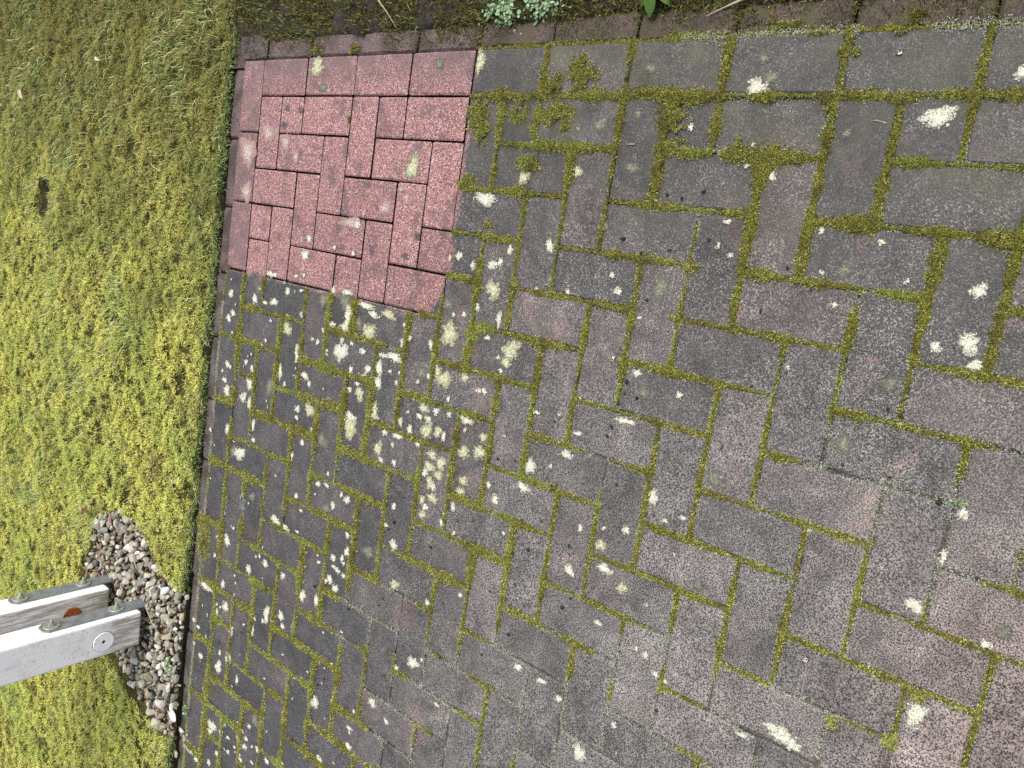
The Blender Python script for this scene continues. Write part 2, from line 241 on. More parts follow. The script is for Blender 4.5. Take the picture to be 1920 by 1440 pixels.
# ------------------------------------------------------------------ material toolkit
class NT:
    def __init__(s, name):
        s.m = bpy.data.materials.new(name); s.m.use_nodes = True
        s.t = s.m.node_tree; s.n = s.t.nodes; s.l = s.t.links
        s.b = s.n['Principled BSDF']
        s.pos = s.n.new('ShaderNodeNewGeometry').outputs['Position']
        s.sep = None
    def inp(s, sock, v):
        if hasattr(v, 'links'): s.l.new(v, sock)
        elif v is not None: sock.default_value = v
    def noise(s, scale, detail=2.0, rough=0.5, vec=None, dist=0.0):
        n = s.n.new('ShaderNodeTexNoise'); n.inputs['Scale'].default_value = scale
        n.inputs['Detail'].default_value = detail; n.inputs['Roughness'].default_value = rough
        n.inputs['Distortion'].default_value = dist
        s.l.new(vec if vec is not None else s.pos, n.inputs['Vector']); return n.outputs['Fac']
    def voro(s, scale, out='Color', vec=None):
        n = s.n.new('ShaderNodeTexVoronoi'); n.inputs['Scale'].default_value = scale
        s.l.new(vec if vec is not None else s.pos, n.inputs['Vector']); return n.outputs[out]
    def math(s, op, a, b=0.0, c=None, clamp=False):
        n = s.n.new('ShaderNodeMath'); n.operation = op; n.use_clamp = clamp
        s.inp(n.inputs[0], a); s.inp(n.inputs[1], b)
        if c is not None: s.inp(n.inputs[2], c)
        return n.outputs[0]
    def step(s, v, lo, hi):
        n = s.n.new('ShaderNodeMapRange'); n.interpolation_type = 'SMOOTHSTEP'
        s.inp(n.inputs['Value'], v); n.inputs['From Min'].default_value = lo; n.inputs['From Max'].default_value = hi
        if lo > hi:
            n.inputs['From Min'].default_value = hi; n.inputs['From Max'].default_value = lo
            n.inputs['To Min'].default_value = 1.0; n.inputs['To Max'].default_value = 0.0
        return n.outputs['Result']
    def mix(s, f, a, b, mode='MIX'):
        n = s.n.new('ShaderNodeMix'); n.data_type = 'RGBA'; n.blend_type = mode
        s.inp(n.inputs[0], f)
        s.inp(n.inputs[6], a if hasattr(a, 'links') else (*a, 1)); s.inp(n.inputs[7], b if hasattr(b, 'links') else (*b, 1))
        return n.outputs[2]
    def ramp(s, f, stops, const=False):
        n = s.n.new('ShaderNodeValToRGB'); r = n.color_ramp
        if const: r.interpolation = 'CONSTANT'
        while len(r.elements) < len(stops): r.elements.new(0.5)
        for e, (p, c) in zip(r.elements, stops): e.position = p; e.color = (*c, 1)
        s.inp(n.inputs[0], f); return n.outputs[0]
    def xyz(s):
        if s.sep is None:
            n = s.n.new('ShaderNodeSeparateXYZ'); s.l.new(s.pos, n.inputs[0]); s.sep = n.outputs
        return s.sep
    def objrand(s): return s.n.new('ShaderNodeObjectInfo').outputs['Random']
    def island(s): return s.n.new('ShaderNodeNewGeometry').outputs['Random Per Island']
    def red(s, c):
        n = s.n.new('ShaderNodeSeparateColor'); s.l.new(c, n.inputs[0]); return n.outputs
    def bump(s, h, strength, dist):
        n = s.n.new('ShaderNodeBump'); n.inputs['Strength'].default_value = strength; n.inputs['Distance'].default_value = dist
        s.l.new(h, n.inputs['Height']); s.l.new(n.outputs[0], s.b.inputs['Normal'])
    def done(s, col, rough=0.8, spec=0.3, metal=0.0):
        s.inp(s.b.inputs['Base Color'], col if hasattr(col, 'links') else (*col, 1))
        s.inp(s.b.inputs['Roughness'], rough); s.b.inputs['Specular IOR Level'].default_value = spec
        s.b.inputs['Metallic'].default_value = metal
        return s.m
    def leafy(s, col, amount=0.35):
        """foliage: part of the light comes through"""
        s.done(col, 0.6, 0.25)
        tr = s.n.new('ShaderNodeBsdfTranslucent'); s.l.new(col, tr.inputs['Color'])
        mx = s.n.new('ShaderNodeMixShader'); mx.inputs[0].default_value = amount
        s.l.new(s.b.outputs[0], mx.inputs[1]); s.l.new(tr.outputs[0], mx.inputs[2])
        s.l.new(mx.outputs[0], s.n['Material Output'].inputs['Surface'])
        return s.m

def washed_mask(k):
    """1 inside the corner that has been washed clean; its edge is where the jet stopped"""
    X, Y, Z = k.xyz()
    a = k.math('MULTIPLY', X, -10.0); b = k.math('MULTIPLY', Y, -10.0)
    qa = k.math('MAXIMUM', k.math('SUBTRACT', a, 4.15), 0.0)
    qb = k.math('MAXIMUM', k.math('SUBTRACT', b, 7.18), 0.0)
    d = k.math('SUBTRACT', k.math('SQRT', k.math('ADD', k.math('MULTIPLY', qa, qa), k.math('MULTIPLY', qb, qb))), 0.86)
    wob = k.math('MULTIPLY', k.math('SUBTRACT', k.noise(14, 3), 0.5), 0.75)
    wob2 = k.math('MULTIPLY', k.math('SUBTRACT', k.noise(110, 4, 0.7), 0.5), 0.55)
    d = k.math('ADD', d, k.math('ADD', wob, wob2))
    return k.step(d, 0.10, -0.10), a, b

def washed(x, y):
    qa = np.maximum(-10 * x - 4.15, 0); qb = np.maximum(-10 * y - 7.18, 0)
    return np.sqrt(qa * qa + qb * qb) - 0.86 < 0.0

def mat_paver():
    k = NT('weathered_paver')
    clean, a, b = washed_mask(k)
    rnd = k.objrand()
    g1 = k.noise(390, 3, 0.7)
    vc = k.red(k.voro(520))
    g2 = k.noise(900, 1, 0.5)
    patch = k.noise(9, 4, 0.6)
    # grimy surface: dark film over the aggregate
    grime = k.mix(k.step(g1, 0.40, 0.62), (0.015, 0.0140, 0.0132), (0.105, 0.0985, 0.092))
    grime = k.mix(k.math('MULTIPLY', k.step(vc[0], 0.82, 0.88), 0.75), grime, (0.33, 0.305, 0.285))
    grime = k.mix(k.math('MULTIPLY', k.step(vc[1], 0.86, 0.92), 0.7), grime, (0.011, 0.010, 0.011))
    film = k.step(k.noise(6.5, 5, 0.65, dist=0.5), 0.42, 0.66)
    grime = k.mix(k.math('MULTIPLY', film, 0.62), grime, (0.047, 0.041, 0.037))
    # places where the red body shows again
    redpatch = k.math('MULTIPLY', k.step(k.noise(7, 4, 0.65, dist=0.4), 0.56, 0.68), k.step(g1, 0.40, 0.60))
    redpatch = k.math('MULTIPLY', redpatch, 0.70)
    grime = k.mix(redpatch, grime, (0.27, 0.145, 0.125))
    ruddy = k.math('MULTIPLY', k.step(k.math('ADD', rnd, k.math('MULTIPLY', k.math('SUBTRACT', patch, 0.5), 0.9)), 0.45, 1.0), 0.32)
    grime = k.mix(k.math('MULTIPLY', ruddy, k.step(g1, 0.42, 0.60)), grime, (0.180, 0.112, 0.102))
    # the far blocks are blacker and bluer (thicker film), the near ones get pale grit and painted-in sky sheen
    far = k.step(b, 12.0, 3.0)
    grime = k.mix(k.math('MULTIPLY', far, 0.52), grime, (0.029, 0.029, 0.032))
    near_sheen = k.math('MULTIPLY', k.step(b, 5.0, 14.0), k.step(a, 2.5, 9.0))  # sky sheen on the near left blocks, put into the grit colour
    grime = k.mix(k.math('MULTIPLY', k.math('MULTIPLY', near_sheen, 0.80), k.step(g1, 0.47, 0.60)), grime, (0.300, 0.278, 0.258))
    grime = k.mix(k.math('MULTIPLY', k.math('MULTIPLY', k.step(b, 16.5, 21.0), k.step(a, 5.0, 9.0)), k.math('MULTIPLY', k.step(g1, 0.45, 0.58), 0.75)), grime, (0.38, 0.26, 0.235))
    dark_right = k.math('MULTIPLY', k.step(a, 4.0, 0.5), k.step(b, 7.0, 9.0))  # darker over the right-hand rows outside the washed corner
    grime = k.mix(k.math('MULTIPLY', dark_right, 0.35), grime, (0.026, 0.025, 0.020))
    # green algae bloom along the right-hand side
    alg = k.math('MULTIPLY', k.step(a, 3.4, 0.4), k.step(b, 7.0, 10.0))
    alg = k.math('MULTIPLY', alg, k.step(k.noise(11, 4, 0.6), 0.40, 0.66))
    grime = k.mix(k.math('MULTIPLY', alg, 0.65), grime, (0.052, 0.052, 0.024))
    grime = k.mix(k.math('MULTIPLY', k.step(k.noise(5, 3), 0.35, 0.7), 0.30), grime, (0.036, 0.033, 0.033))
    blot = k.math('MULTIPLY_ADD', k.noise(13, 6, 0.70, dist=0.7), 2.5, -0.24)
    blot = k.math('MINIMUM', k.math('MAXIMUM', blot, 0.55), 1.5)
    vb = k.n.new('ShaderNodeVectorMath'); vb.operation = 'SCALE'; k.l.new(grime, vb.inputs[0]); k.l.new(blot, vb.inputs['Scale']); grime = vb.outputs[0]
    tone = k.math('MULTIPLY_ADD', rnd, 0.36, 0.70)
    grime = k.mix(1.0, grime, k.ramp(tone, [(0, (0, 0, 0)), (1, (1, 1, 1))]), 'MULTIPLY')
    # washed surface: pink-red granite grit
    pink = k.mix(k.step(g1, 0.34, 0.62), (0.125, 0.047, 0.045), (0.37, 0.170, 0.162))
    pink = k.mix(k.math('MULTIPLY', k.step(vc[0], 0.83, 0.88), 0.7), pink, (0.60, 0.46, 0.43))
    pink = k.mix(k.math('MULTIPLY', k.step(vc[1], 0.70, 0.79), 0.90), pink, (0.026, 0.019, 0.021))
    pink = k.mix(k.math('MULTIPLY', k.step(k.noise(16, 4, 0.65), 0.50, 0.66), 0.65), pink, (0.075, 0.045, 0.047))
    pink = k.mix(k.math('MULTIPLY', k.step(k.noise(23, 5, 0.7), 0.62, 0.70), 0.5), pink, (0.60, 0.47, 0.43))
    pink = k.mix(1.0, pink, k.ramp(k.math('MULTIPLY_ADD', rnd, 0.25, 0.80), [(0, (0, 0, 0)), (1, (1, 1, 1))]), 'MULTIPLY')
    # silt film on the outermost rows
    rim = k.math('MAXIMUM', k.step(b, 0.05, -0.05), k.math('MULTIPLY', k.step(a, 0.05, -0.9), 1.0))
    rim = k.math('MULTIPLY', rim, k.step(k.noise(20, 4, 0.6), 0.25, 0.60))
    silt = k.mix(g1, (0.045, 0.029, 0.030), (0.155, 0.098, 0.098))
    pink = k.mix(k.math('MULTIPLY', rim, 0.70), pink, silt)
    col = k.mix(clean, grime, pink)
    h = k.math('ADD', g1, k.math('MULTIPLY', vc[0], 0.4))
    k.bump(h, 0.55, 0.0022)
    rough = k.math('MULTIPLY_ADD', g2, 0.3, 0.40)
    return k.done(col, rough, 0.5)

def mat_edging():
    k = NT('silted_edging')
    g = k.noise(300, 3, 0.6); p = k.noise(14, 4, 0.6)
    X, Y, Z = k.xyz()
    near = k.step(Y, -0.75, -0.85)
    c = k.mix(k.step(g, 0.35, 0.68), (0.050, 0.034, 0.034), (0.170, 0.118, 0.118))
    c2 = k.mix(k.step(g, 0.35, 0.68), (0.030, 0.021, 0.018), (0.115, 0.078, 0.066))
    c = k.mix(near, c, c2)
    clean, a_, b_ = washed_mask(k)
    c3 = k.mix(k.step(g, 0.35, 0.68), (0.036, 0.032, 0.034), (0.150, 0.134, 0.136))
    c = k.mix(k.math('MULTIPLY', k.step(a_, 5.0, 5.4), 0.85), c, c3)
    c = k.mix(k.math('MULTIPLY', k.step(p, 0.42, 0.60), 0.75), c, (0.034, 0.028, 0.020))
    c = k.mix(k.math('MULTIPLY', k.math('MULTIPLY', near, k.step(k.noise(26, 4, 0.65), 0.45, 0.62)), 0.7), c, (0.055, 0.052, 0.022))
    k.bump(g, 0.6, 0.003)
    return k.done(c, 0.75, 0.3)

def mat_bed():
    k = NT('joint_silt')
    clean, a, b = washed_mask(k)
    g = k.noise(260, 3, 0.6)
    dark = k.mix(g, (0.010, 0.008, 0.007), (0.04, 0.028, 0.022))
    dirt = k.mix(k.step(g, 0.3, 0.7), (0.022, 0.021, 0.016), (0.115, 0.110, 0.090))
    k.bump(g, 0.7, 0.003)
    return k.done(k.mix(clean, dirt, dark), 0.9, 0.2)

def mat_soil():
    k = NT('damp_soil')
    g = k.noise(120, 4, 0.65); p = k.noise(9, 3)
    c = k.mix(k.step(g, 0.3, 0.75), (0.007, 0.0055, 0.004), (0.045, 0.033, 0.025))
    c = k.mix(k.math('MULTIPLY', k.step(p, 0.45, 0.65), 0.4), c, (0.05, 0.052, 0.018))
    k.bump(g, 0.8, 0.01)
    return k.done(c, 0.85, 0.3)

def mat_turf():
    k = NT('moss_underlayer')
    g = k.noise(150, 4, 0.65); p = k.noise(6, 3)
    c = k.mix(k.step(g, 0.3, 0.7), (0.022, 0.020, 0.009), (0.13, 0.118, 0.032))
    c = k.mix(k.math('MULTIPLY', k.step(p, 0.5, 0.7), 0.5), c, (0.06, 0.05, 0.02))
    k.bump(g, 1.0, 0.015)
    return k.done(c, 0.9, 0.15)

def mat_moss_lawn():
    k = NT('lawn_moss')
    r = k.island()
    c = k.ramp(r, [(0.0, (0.17, 0.15, 0.05)), (0.2, (0.46, 0.46, 0.10)), (0.6, (0.72, 0.72, 0.155)), (0.85, (0.85, 0.83, 0.28)), (1.0, (0.66, 0.55, 0.28))])
    p1 = k.noise(3.2, 3, 0.55); p2 = k.noise(13, 3, 0.6)
    c = k.mix(k.math('MULTIPLY', k.step(p1, 0.45, 0.62), 0.50), c, (0.40, 0.52, 0.12))
    c = k.mix(k.math('MULTIPLY', k.step(p2, 0.52, 0.68), 0.62), c, (0.27, 0.20, 0.075))
    X, Y, Z = k.xyz()
    thin = k.step(k.math('ADD', X, k.math('MULTIPLY', k.math('SUBTRACT', p1, 0.5), 1.6)), -1.0, 0.35)
    c = k.mix(k.math('MULTIPLY', thin, 0.75), c, (0.15, 0.128, 0.042))
    return k.leafy(c, 0.42)

def mat_grass():
    k = NT('grass_blade')
    r = k.island()
    c = k.ramp(r, [(0.0, (0.11, 0.18, 0.05)), (0.45, (0.24, 0.34, 0.10)), (0.74, (0.40, 0.49, 0.20)), (0.84, (0.55, 0.54, 0.27)), (1.0, (0.66, 0.60, 0.38))])
    return k.leafy(c, 0.30)

def mat_joint_moss():
    k = NT('joint_moss')
    r = k.island()
    c = k.ramp(r, [(0.0, (0.040, 0.038, 0.012)), (0.35, (0.17, 0.168, 0.036)), (0.7, (0.37, 0.375, 0.085)), (1.0, (0.66, 0.68, 0.24))])
    p = k.noise(6, 3, 0.6); q = k.noise(22, 3, 0.6)
    X, Y, Z = k.xyz()
    c = k.mix(k.math('MULTIPLY', k.step(q, 0.48, 0.66), 0.65), c, (0.12, 0.085, 0.030))
    c = k.mix(k.math('MULTIPLY', k.step(p, 0.54, 0.66), 0.50), c, (0.34, 0.42, 0.090))
    olive_right = k.math('MULTIPLY', k.step(X, -0.45, -0.05), k.step(Y, -0.6, -1.0))  # moss turns darker olive towards the near right-hand edge
    c = k.mix(k.math('MULTIPLY', olive_right, 0.2), c, (0.14, 0.135, 0.02))
    return k.leafy(c, 0.22)

def mat_lichen(name, lo, hi, hole, porous):
    k = NT(name)
    at = k.n.new('ShaderNodeAttribute'); at.attribute_name = 'rim'
    g = k.noise(420, 3, 0.65); g2 = k.noise(160, 3, 0.6)
    c = k.mix(k.step(g2, 0.3, 0.7), lo, hi)
    h = k.math('ADD', k.math('MULTIPLY', at.outputs['Fac'], 0.22), g)
    c = k.mix(k.math('MULTIPLY', k.step(h, 0.62 - porous, 0.74 - porous), 0.85), c, hole)
    k.bump(g, 0.8, 0.003)
    return k.done(c, 0.9, 0.15)

def mat_plain(name, lo, hi, scale=60, rough=0.7, spec=0.3, bump=0.3, metal=0.0, bd=0.003):
    k = NT(name); g = k.noise(scale, 4, 0.6)
    if bump: k.bump(g, bump, bd)
    return k.done(k.mix(k.step(g, 0.3, 0.7), lo, hi), rough, spec, metal)

def mat_paint():
    k = NT('dirty_white_paint')
    X, Y, Z = k.xyz()
    mp = k.n.new('ShaderNodeMapping'); mp.inputs['Scale'].default_value = (1, 1, 0.12)
    k.l.new(k.pos, mp.inputs['Vector'])
    grain = k.noise(55, 4, 0.65, vec=mp.outputs[0]); g = k.noise(260, 3, 0.6); p = k.noise(14, 4, 0.65)
    spk = k.red(k.voro(210))
    c = k.mix(grain, (0.72, 0.70, 0.70), (0.83, 0.81, 0.82))
    low = k.step(k.math('ADD', Z, k.math('MULTIPLY', k.math('SUBTRACT', p, 0.5), 0.22)), 0.24, 0.08)
    nrm = k.n.new('ShaderNodeNewGeometry').outputs['Normal']
    sp = k.n.new('ShaderNodeSeparateXYZ'); k.l.new(nrm, sp.inputs[0])
    front = k.step(k.math('MULTIPLY', sp.outputs[1], -1.0), 0.4, 0.8)
    rear = k.step(Y, 0.50, 0.55)
    amt = k.math('MAXIMUM', k.math('MULTIPLY', low, 0.95), k.math('MULTIPLY', rear, 0.75))
    amt = k.math('MULTIPLY', k.math('MULTIPLY', amt, front), k.step(k.noise(90, 4, 0.7, vec=mp.outputs[0]), 0.28, 0.62))
    grimec = k.mix(k.step(p, 0.4, 0.62), (0.20, 0.175, 0.145), (0.20, 0.185, 0.095))
    c = k.mix(amt, c, grimec)
    c = k.mix(k.math('MULTIPLY', k.step(spk[0], 0.982, 0.988), 0.5), c, (0.16, 0.14, 0.12))
    streak = k.math('MULTIPLY', k.step(k.noise(30, 5, 0.7, vec=mp.outputs[0]), 0.60, 0.72), 0.35)
    c = k.mix(streak, c, (0.40, 0.36, 0.29))
    c = k.mix(k.math('MULTIPLY', k.math('MULTIPLY', front, k.step(k.noise(9, 5, 0.7), 0.50, 0.70)), 0.40), c, (0.38, 0.35, 0.31))
    k.bump(k.math('ADD', grain, k.math('MULTIPLY', g, 0.3)), 0.35, 0.003)
    return k.done(c, 0.6, 0.35)

M_PAVER, M_EDGE, M_BED, M_SOIL, M_TURF = mat_paver(), mat_edging(), mat_bed(), mat_soil(), mat_turf()
M_MOSSLAWN, M_GRASS, M_JMOSS = mat_moss_lawn(), mat_grass(), mat_joint_moss()
M_LW = mat_lichen('white_lichen', (0.40, 0.40, 0.31), (0.66, 0.66, 0.52), (0.10, 0.09, 0.08), 0.05)
M_LY = mat_lichen('cream_lichen', (0.30, 0.295, 0.18), (0.57, 0.57, 0.36), (0.09, 0.08, 0.065), 0.07)
M_LG = mat_lichen('grey_lichen', (0.13, 0.132, 0.088), (0.26, 0.26, 0.185), (0.075, 0.071, 0.066), 0.12)
M_LB = mat_lichen('scoured_lichen', (0.36, 0.31, 0.26), (0.58, 0.53, 0.46), (0.20, 0.11, 0.105), 0.16)
M_LD = mat_lichen('slate_spot', (0.035, 0.04, 0.045), (0.09, 0.10, 0.105), (0.16, 0.10, 0.10), 0.06)
def mat_cushion():
    k = NT('moss_cushion'); g = k.noise(330, 3, 0.65); q = k.noise(14, 3)
    c = k.mix(k.step(g, 0.35, 0.68), (0.034, 0.032, 0.008), (0.21, 0.205, 0.034))
    c = k.mix(k.math('MULTIPLY', k.step(q, 0.5, 0.7), 0.5), c, (0.060, 0.045, 0.018))
    k.bump(g, 1.0, 0.006)
    return k.done(c, 0.9, 0.1)
M_CUSHION = mat_cushion()
M_SOILMOSS = NT('dark_soil_moss'); M_SOILMOSS = M_SOILMOSS.leafy(M_SOILMOSS.ramp(M_SOILMOSS.island(), [(0, (0.022, 0.020, 0.008)), (0.5, (0.085, 0.080, 0.020)), (0.85, (0.19, 0.18, 0.04)), (1, (0.32, 0.31, 0.08))]), 0.2)
M_PAINT = mat_paint()
M_GALV = mat_plain('galvanised_steel', (0.15, 0.17, 0.18), (0.24, 0.26, 0.275), 40, 0.5, 0.5, 0.12, 0.35)
M_ZINC = mat_plain('zinc_washer', (0.27, 0.29, 0.24), (0.40, 0.42, 0.35), 70, 0.42, 0.5, 0.08, 0.5)
M_RUST = mat_plain('rusty_plug', (0.10, 0.022, 0.008), (0.34, 0.10, 0.03), 120, 0.8, 0.25, 0.5)
M_DARK = mat_plain('black_debris_and_shade', (0.010, 0.008, 0.007), (0.035, 0.025, 0.02), 200, 0.8, 0.3, 0.4)
M_STRAW = mat_plain('dry_straw', (0.22, 0.17, 0.10), (0.42, 0.35, 0.23), 90, 0.7, 0.3, 0.2)
M_DEADLEAF = mat_plain('dead_leaf', (0.07, 0.020, 0.014), (0.22, 0.075, 0.045), 60, 0.45, 0.45, 0.3)
M_PALELEAF = mat_plain('withered_leaf', (0.34, 0.27, 0.18), (0.54, 0.46, 0.33), 60, 0.7, 0.3, 0.3)
M_WEED = NT('small_weed_leaf'); M_WEED = M_WEED.leafy(M_WEED.ramp(M_WEED.island(), [(0, (0.10, 0.19, 0.08)), (0.6, (0.24, 0.36, 0.20)), (1, (0.40, 0.50, 0.33))]), 0.25)
M_BROAD = NT('broad_weed_leaf'); M_BROAD = M_BROAD.leafy(M_BROAD.mix(M_BROAD.noise(60, 3), (0.035, 0.09, 0.015), (0.10, 0.18, 0.035)), 0.25)
def mat_stone():
    k = NT('flint_stone')
    r = k.objrand(); tc = k.n.new('ShaderNodeTexCoord').outputs['Object']
    g = k.noise(45, 4, 0.65, vec=tc); g2 = k.noise(300, 3, 0.6)
    c = k.ramp(r, [(0.0, (0.35, 0.33, 0.26)), (0.16, (0.25, 0.235, 0.18)), (0.30, (0.46, 0.45, 0.40)), (0.44, (0.20, 0.195, 0.155)), (0.56, (0.12, 0.125, 0.125)),
                   (0.66, (0.30, 0.26, 0.18)), (0.76, (0.17, 0.165, 0.13)), (0.90, (0.20, 0.11, 0.08)), (0.93, (0.62, 0.60, 0.55)), (0.97, (0.05, 0.053, 0.06))], True)
    c = k.mix(k.math('MULTIPLY', k.step(g, 0.50, 0.68), 0.6), c, (0.46, 0.42, 0.33))
    c = k.mix(k.math('MULTIPLY', k.step(g, 0.48, 0.32), 0.6), c, (0.08, 0.065, 0.045))
    k.bump(g2, 0.4, 0.004)
    return k.done(c, 0.6, 0.4)
M_STONE = mat_stone()
M_MUD = mat_plain('silty_mud', (0.022, 0.016, 0.015), (0.105, 0.078, 0.078), 110, 0.8, 0.3, 0.8, 0.0, 0.008)

# ------------------------------------------------------------------ ground sheets
def lawn_edge(x):
    return 0.163 + 0.016 * (fbm(x, 0 * x, 9, 3) - 0.5)
GRAVEL = np.array([(-1.60, .80), (-1.535, .79), (-1.435, .60), (-1.46, .44), (-1.545, .34), (-1.575, .21), (-1.585, .148), (-2.10, .148), (-2.12, .22),
                   (-2.06, .42), (-1.99, .62), (-1.93, .78), (-1.75, .86)])
def in_poly(x, y, poly, grow=0.0):
    c = poly.mean(0); P = c + (poly - c) * (1 + grow)
    x = np.asarray(x); y = np.asarray(y); r = np.zeros(x.shape, bool)
    j = len(P) - 1
    for i in range(len(P)):
        xi, yi = P[i]; xj, yj = P[j]
        r ^= ((yi > y) != (yj > y)) & (x < (xj - xi) * (y - yi) / (yj - yi + 1e-12) + xi)
        j = i
    return r
def hole(x, y):
    return np.exp(-((x + 0.394) / 0.062) ** 4 - ((y - 1.385) / 0.042) ** 4)
def bare(x, y):
    return fbm(x, y, 7.5, 40)
def lawn_z(x, y):
    z = 0.001 + 0.022 * (fbm(x, y, 5, 10) - 0.5) + 0.022 * (fbm(x, y, 24, 13, 2) - 0.5)
    z = z - 0.10 * hole(x, y) - 0.020 * np.clip((bare(x, y) - 0.76) / 0.08, 0, 1)
    z = z - 0.020 * in_poly(x, y, GRAVEL)
    return z + 0.008 * np.clip((y - 0.17) / 0.1, 0, 1) + 0.012 * np.clip((-x) / 2, 0, 1)

o = link('ground', py_mesh('ground', [(-30, -30, -0.09), (30, -30, -0.09), (30, 30, -0.09), (-30, 30, -0.09)], [(0, 1, 2, 3)]), M_SOIL)
tag(o, kind='structure')
# far lawn beyond the modelled moss, then the near lawn with its cut edge
o = link('far_lawn', py_mesh('far_lawn', [(-30, 2.6, 0.0), (30, 2.6, 0.0), (30, 30, 0.0), (-30, 30, 0.0)], [(0, 1, 2, 3)]), M_TURF); tag(o, kind='structure')
xs = np.arange(-3.9, 1.2, 0.012)
def lawn_grid():
    ys = np.concatenate([[0, 0.002, 0.012], 0.024 + np.arange(0, 2.5, 0.013)])
    X, Yo = np.meshgrid(xs, ys, indexing='ij')
    Y = lawn_edge(X) + Yo
    Z = lawn_z(X, Y); Z[:, 0] = -0.085; Z[:, 1] = Z[:, 1] - 0.008
    V = np.stack([X, Y, Z], -1).reshape(-1, 3); nx, ny = len(xs), len(ys)
    i, j = np.meshgrid(np.arange(nx - 1), np.arange(ny - 1), indexing='ij'); a = (i * ny + j).ravel()
    return tri_mesh('lawn', V, np.stack([a, a + ny, a + ny + 1, a + 1], 1), True)
lawn = link('lawn', lawn_grid(), M_TURF)
lawn.data.materials.append(M_SOIL)
idx = np.zeros(len(lawn.data.polygons), np.int32); nyc = len(np.concatenate([[0, 0.002, 0.012], 0.024 + np.arange(0, 2.5, 0.013)])) - 1
idx[0::nyc] = 1
pc = np.zeros(len(idx) * 3, np.float32); lawn.data.polygons.foreach_get('center', pc); pc = pc.reshape(-1, 3)
idx[hole(pc[:, 0], pc[:, 1]) > 0.05] = 1
lawn.data.polygons.foreach_set('material_index', idx)
tag(lawn, kind='structure')
def soil_z(x, y):
    return -0.008 - 0.016 * np.clip((0.160 - x + 0.03 * (fbm(x, y, 11, 27) - 0.5)) / 0.02, 0, 1) + 0.016 * (fbm(x, y, 14, 20) - 0.4) + 0.012 * (fbm(x, y, 60, 23, 2) - 0.5) + 0.02 * np.clip((x - 0.2) / 0.3, 0, 1)
o = link('soil_strip', grid_mesh('soil_strip', np.arange(0.138, 0.90, 0.006), np.arange(-2.7, 0.168, 0.008), soil_z), M_SOIL)
tag(o, kind='structure')

def corner_z(x, y):
    return np.where((x < 0.101) & (y < 0.101), -0.035, -0.007 + 0.012 * (fbm(x, y, 40, 25) - 0.4))
o = link('soil_corner', grid_mesh('soil_corner', np.arange(0.080, 0.172, 0.004), np.arange(-0.004, 0.175, 0.004), corner_z), M_MUD); tag(o, kind='structure')

# ------------------------------------------------------------------ patio: bed, block paving, edging
A_MAX, B_MAX = 33, 27
def bed_z(x, y):
    c = washed(x, y)
    near = np.clip((-10 * y - 9) / 5, 0, 1) * np.clip((-10 * x - 4) / 5, 0, 1)
    z = np.where(c, -0.014, -0.0052 + 0.0010 * near)
    z = np.where((x > 0.099) | (y > 0.099), -0.030, z)
    return z + 0.0015 * (fbm(x, y, 40, 30) - 0.5)
patio = link('patio', grid_mesh('patio', np.arange(-3.3, 0.168, 0.02), np.arange(-2.7, 0.168, 0.02), bed_z), M_BED)
tag(patio, kind='structure')

def block_mesh(name, lx, ly, chamfer, drop, corner, jit, seed, depth=0.06):
    r = random.Random(seed); pts = []
    hx, hy = lx / 2, ly / 2
    def arc(cx, cy, a0):
        for t in (0, 0.5, 1): pts.append((cx + corner * math.cos(a0 + t * math.pi / 2), cy + corner * math.sin(a0 + t * math.pi / 2)))
    def mids(p, q, n):
        for i in range(1, n + 1):
            t = i / (n + 1); pts.append((p[0] + (q[0] - p[0]) * t, p[1] + (q[1] - p[1]) * t))
    nx, ny = (2, 1) if lx > ly * 1.3 else (1, 1)
    arc(hx - corner, hy - corner, 0); mids((hx - corner, hy), (-hx + corner, hy), nx)
    arc(-hx + corner, hy - corner, math.pi / 2); mids((-hx, hy - corner), (-hx, -hy + corner), ny)
    arc(-hx + corner, -hy + corner, math.pi); mids((-hx + corner, -hy), (hx - corner, -hy), nx)
    arc(hx - corner, -hy + corner, -math.pi / 2); mids((hx, -hy + corner), (hx, hy - corner), ny)
    out = [(x + r.uniform(-jit, jit) * 0.4, y + r.uniform(-jit, jit) * 0.4) for x, y in pts]
    n = len(out); V = []; F = []
    for x, y in out:
        c = chamfer + r.uniform(-jit, jit) + (r.uniform(.002, .006) if r.random() < 0.10 else 0); L = math.hypot(x / hx, y / hy) or 1
        V.append((x - math.copysign(min(c, abs(x)), x) * (abs(x) > hx - corner - 0.004), y - math.copysign(min(c, abs(y)), y) * (abs(y) > hy - corner - 0.004), 0))
    V += [(x, y, -drop) for x, y in out] + [(x, y, -depth) for x, y in out]
    F.append(tuple(range(n)))
    for i in range(n):
        j = (i + 1) % n
        F.append((i, n + i, n + j, j)); F.append((n + i, 2 * n + i, 2 * n + j, n + j))
    me = py_mesh(name, V, F)
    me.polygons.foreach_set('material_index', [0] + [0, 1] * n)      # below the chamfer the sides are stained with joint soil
    return me
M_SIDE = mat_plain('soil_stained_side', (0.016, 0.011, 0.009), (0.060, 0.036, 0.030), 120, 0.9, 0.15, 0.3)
FULL = [block_mesh('paver_full', 0.1956, 0.0956, 0.0038, 0.0026, 0.004, 0.0010, s) for s in range(10)]
HALF = [block_mesh('paver_half', 0.0956, 0.0956, 0.0038, 0.0026, 0.004, 0.0010, 50 + s) for s in range(5)]
EDGE = [block_mesh('edging_block', 0.1960, 0.056, 0.0065, 0.0060, 0.007, 0.0016, 80 + s, 0.10) for s in range(6)]
for me in FULL + HALF: me.materials.append(M_PAVER); me.materials.append(M_SIDE)
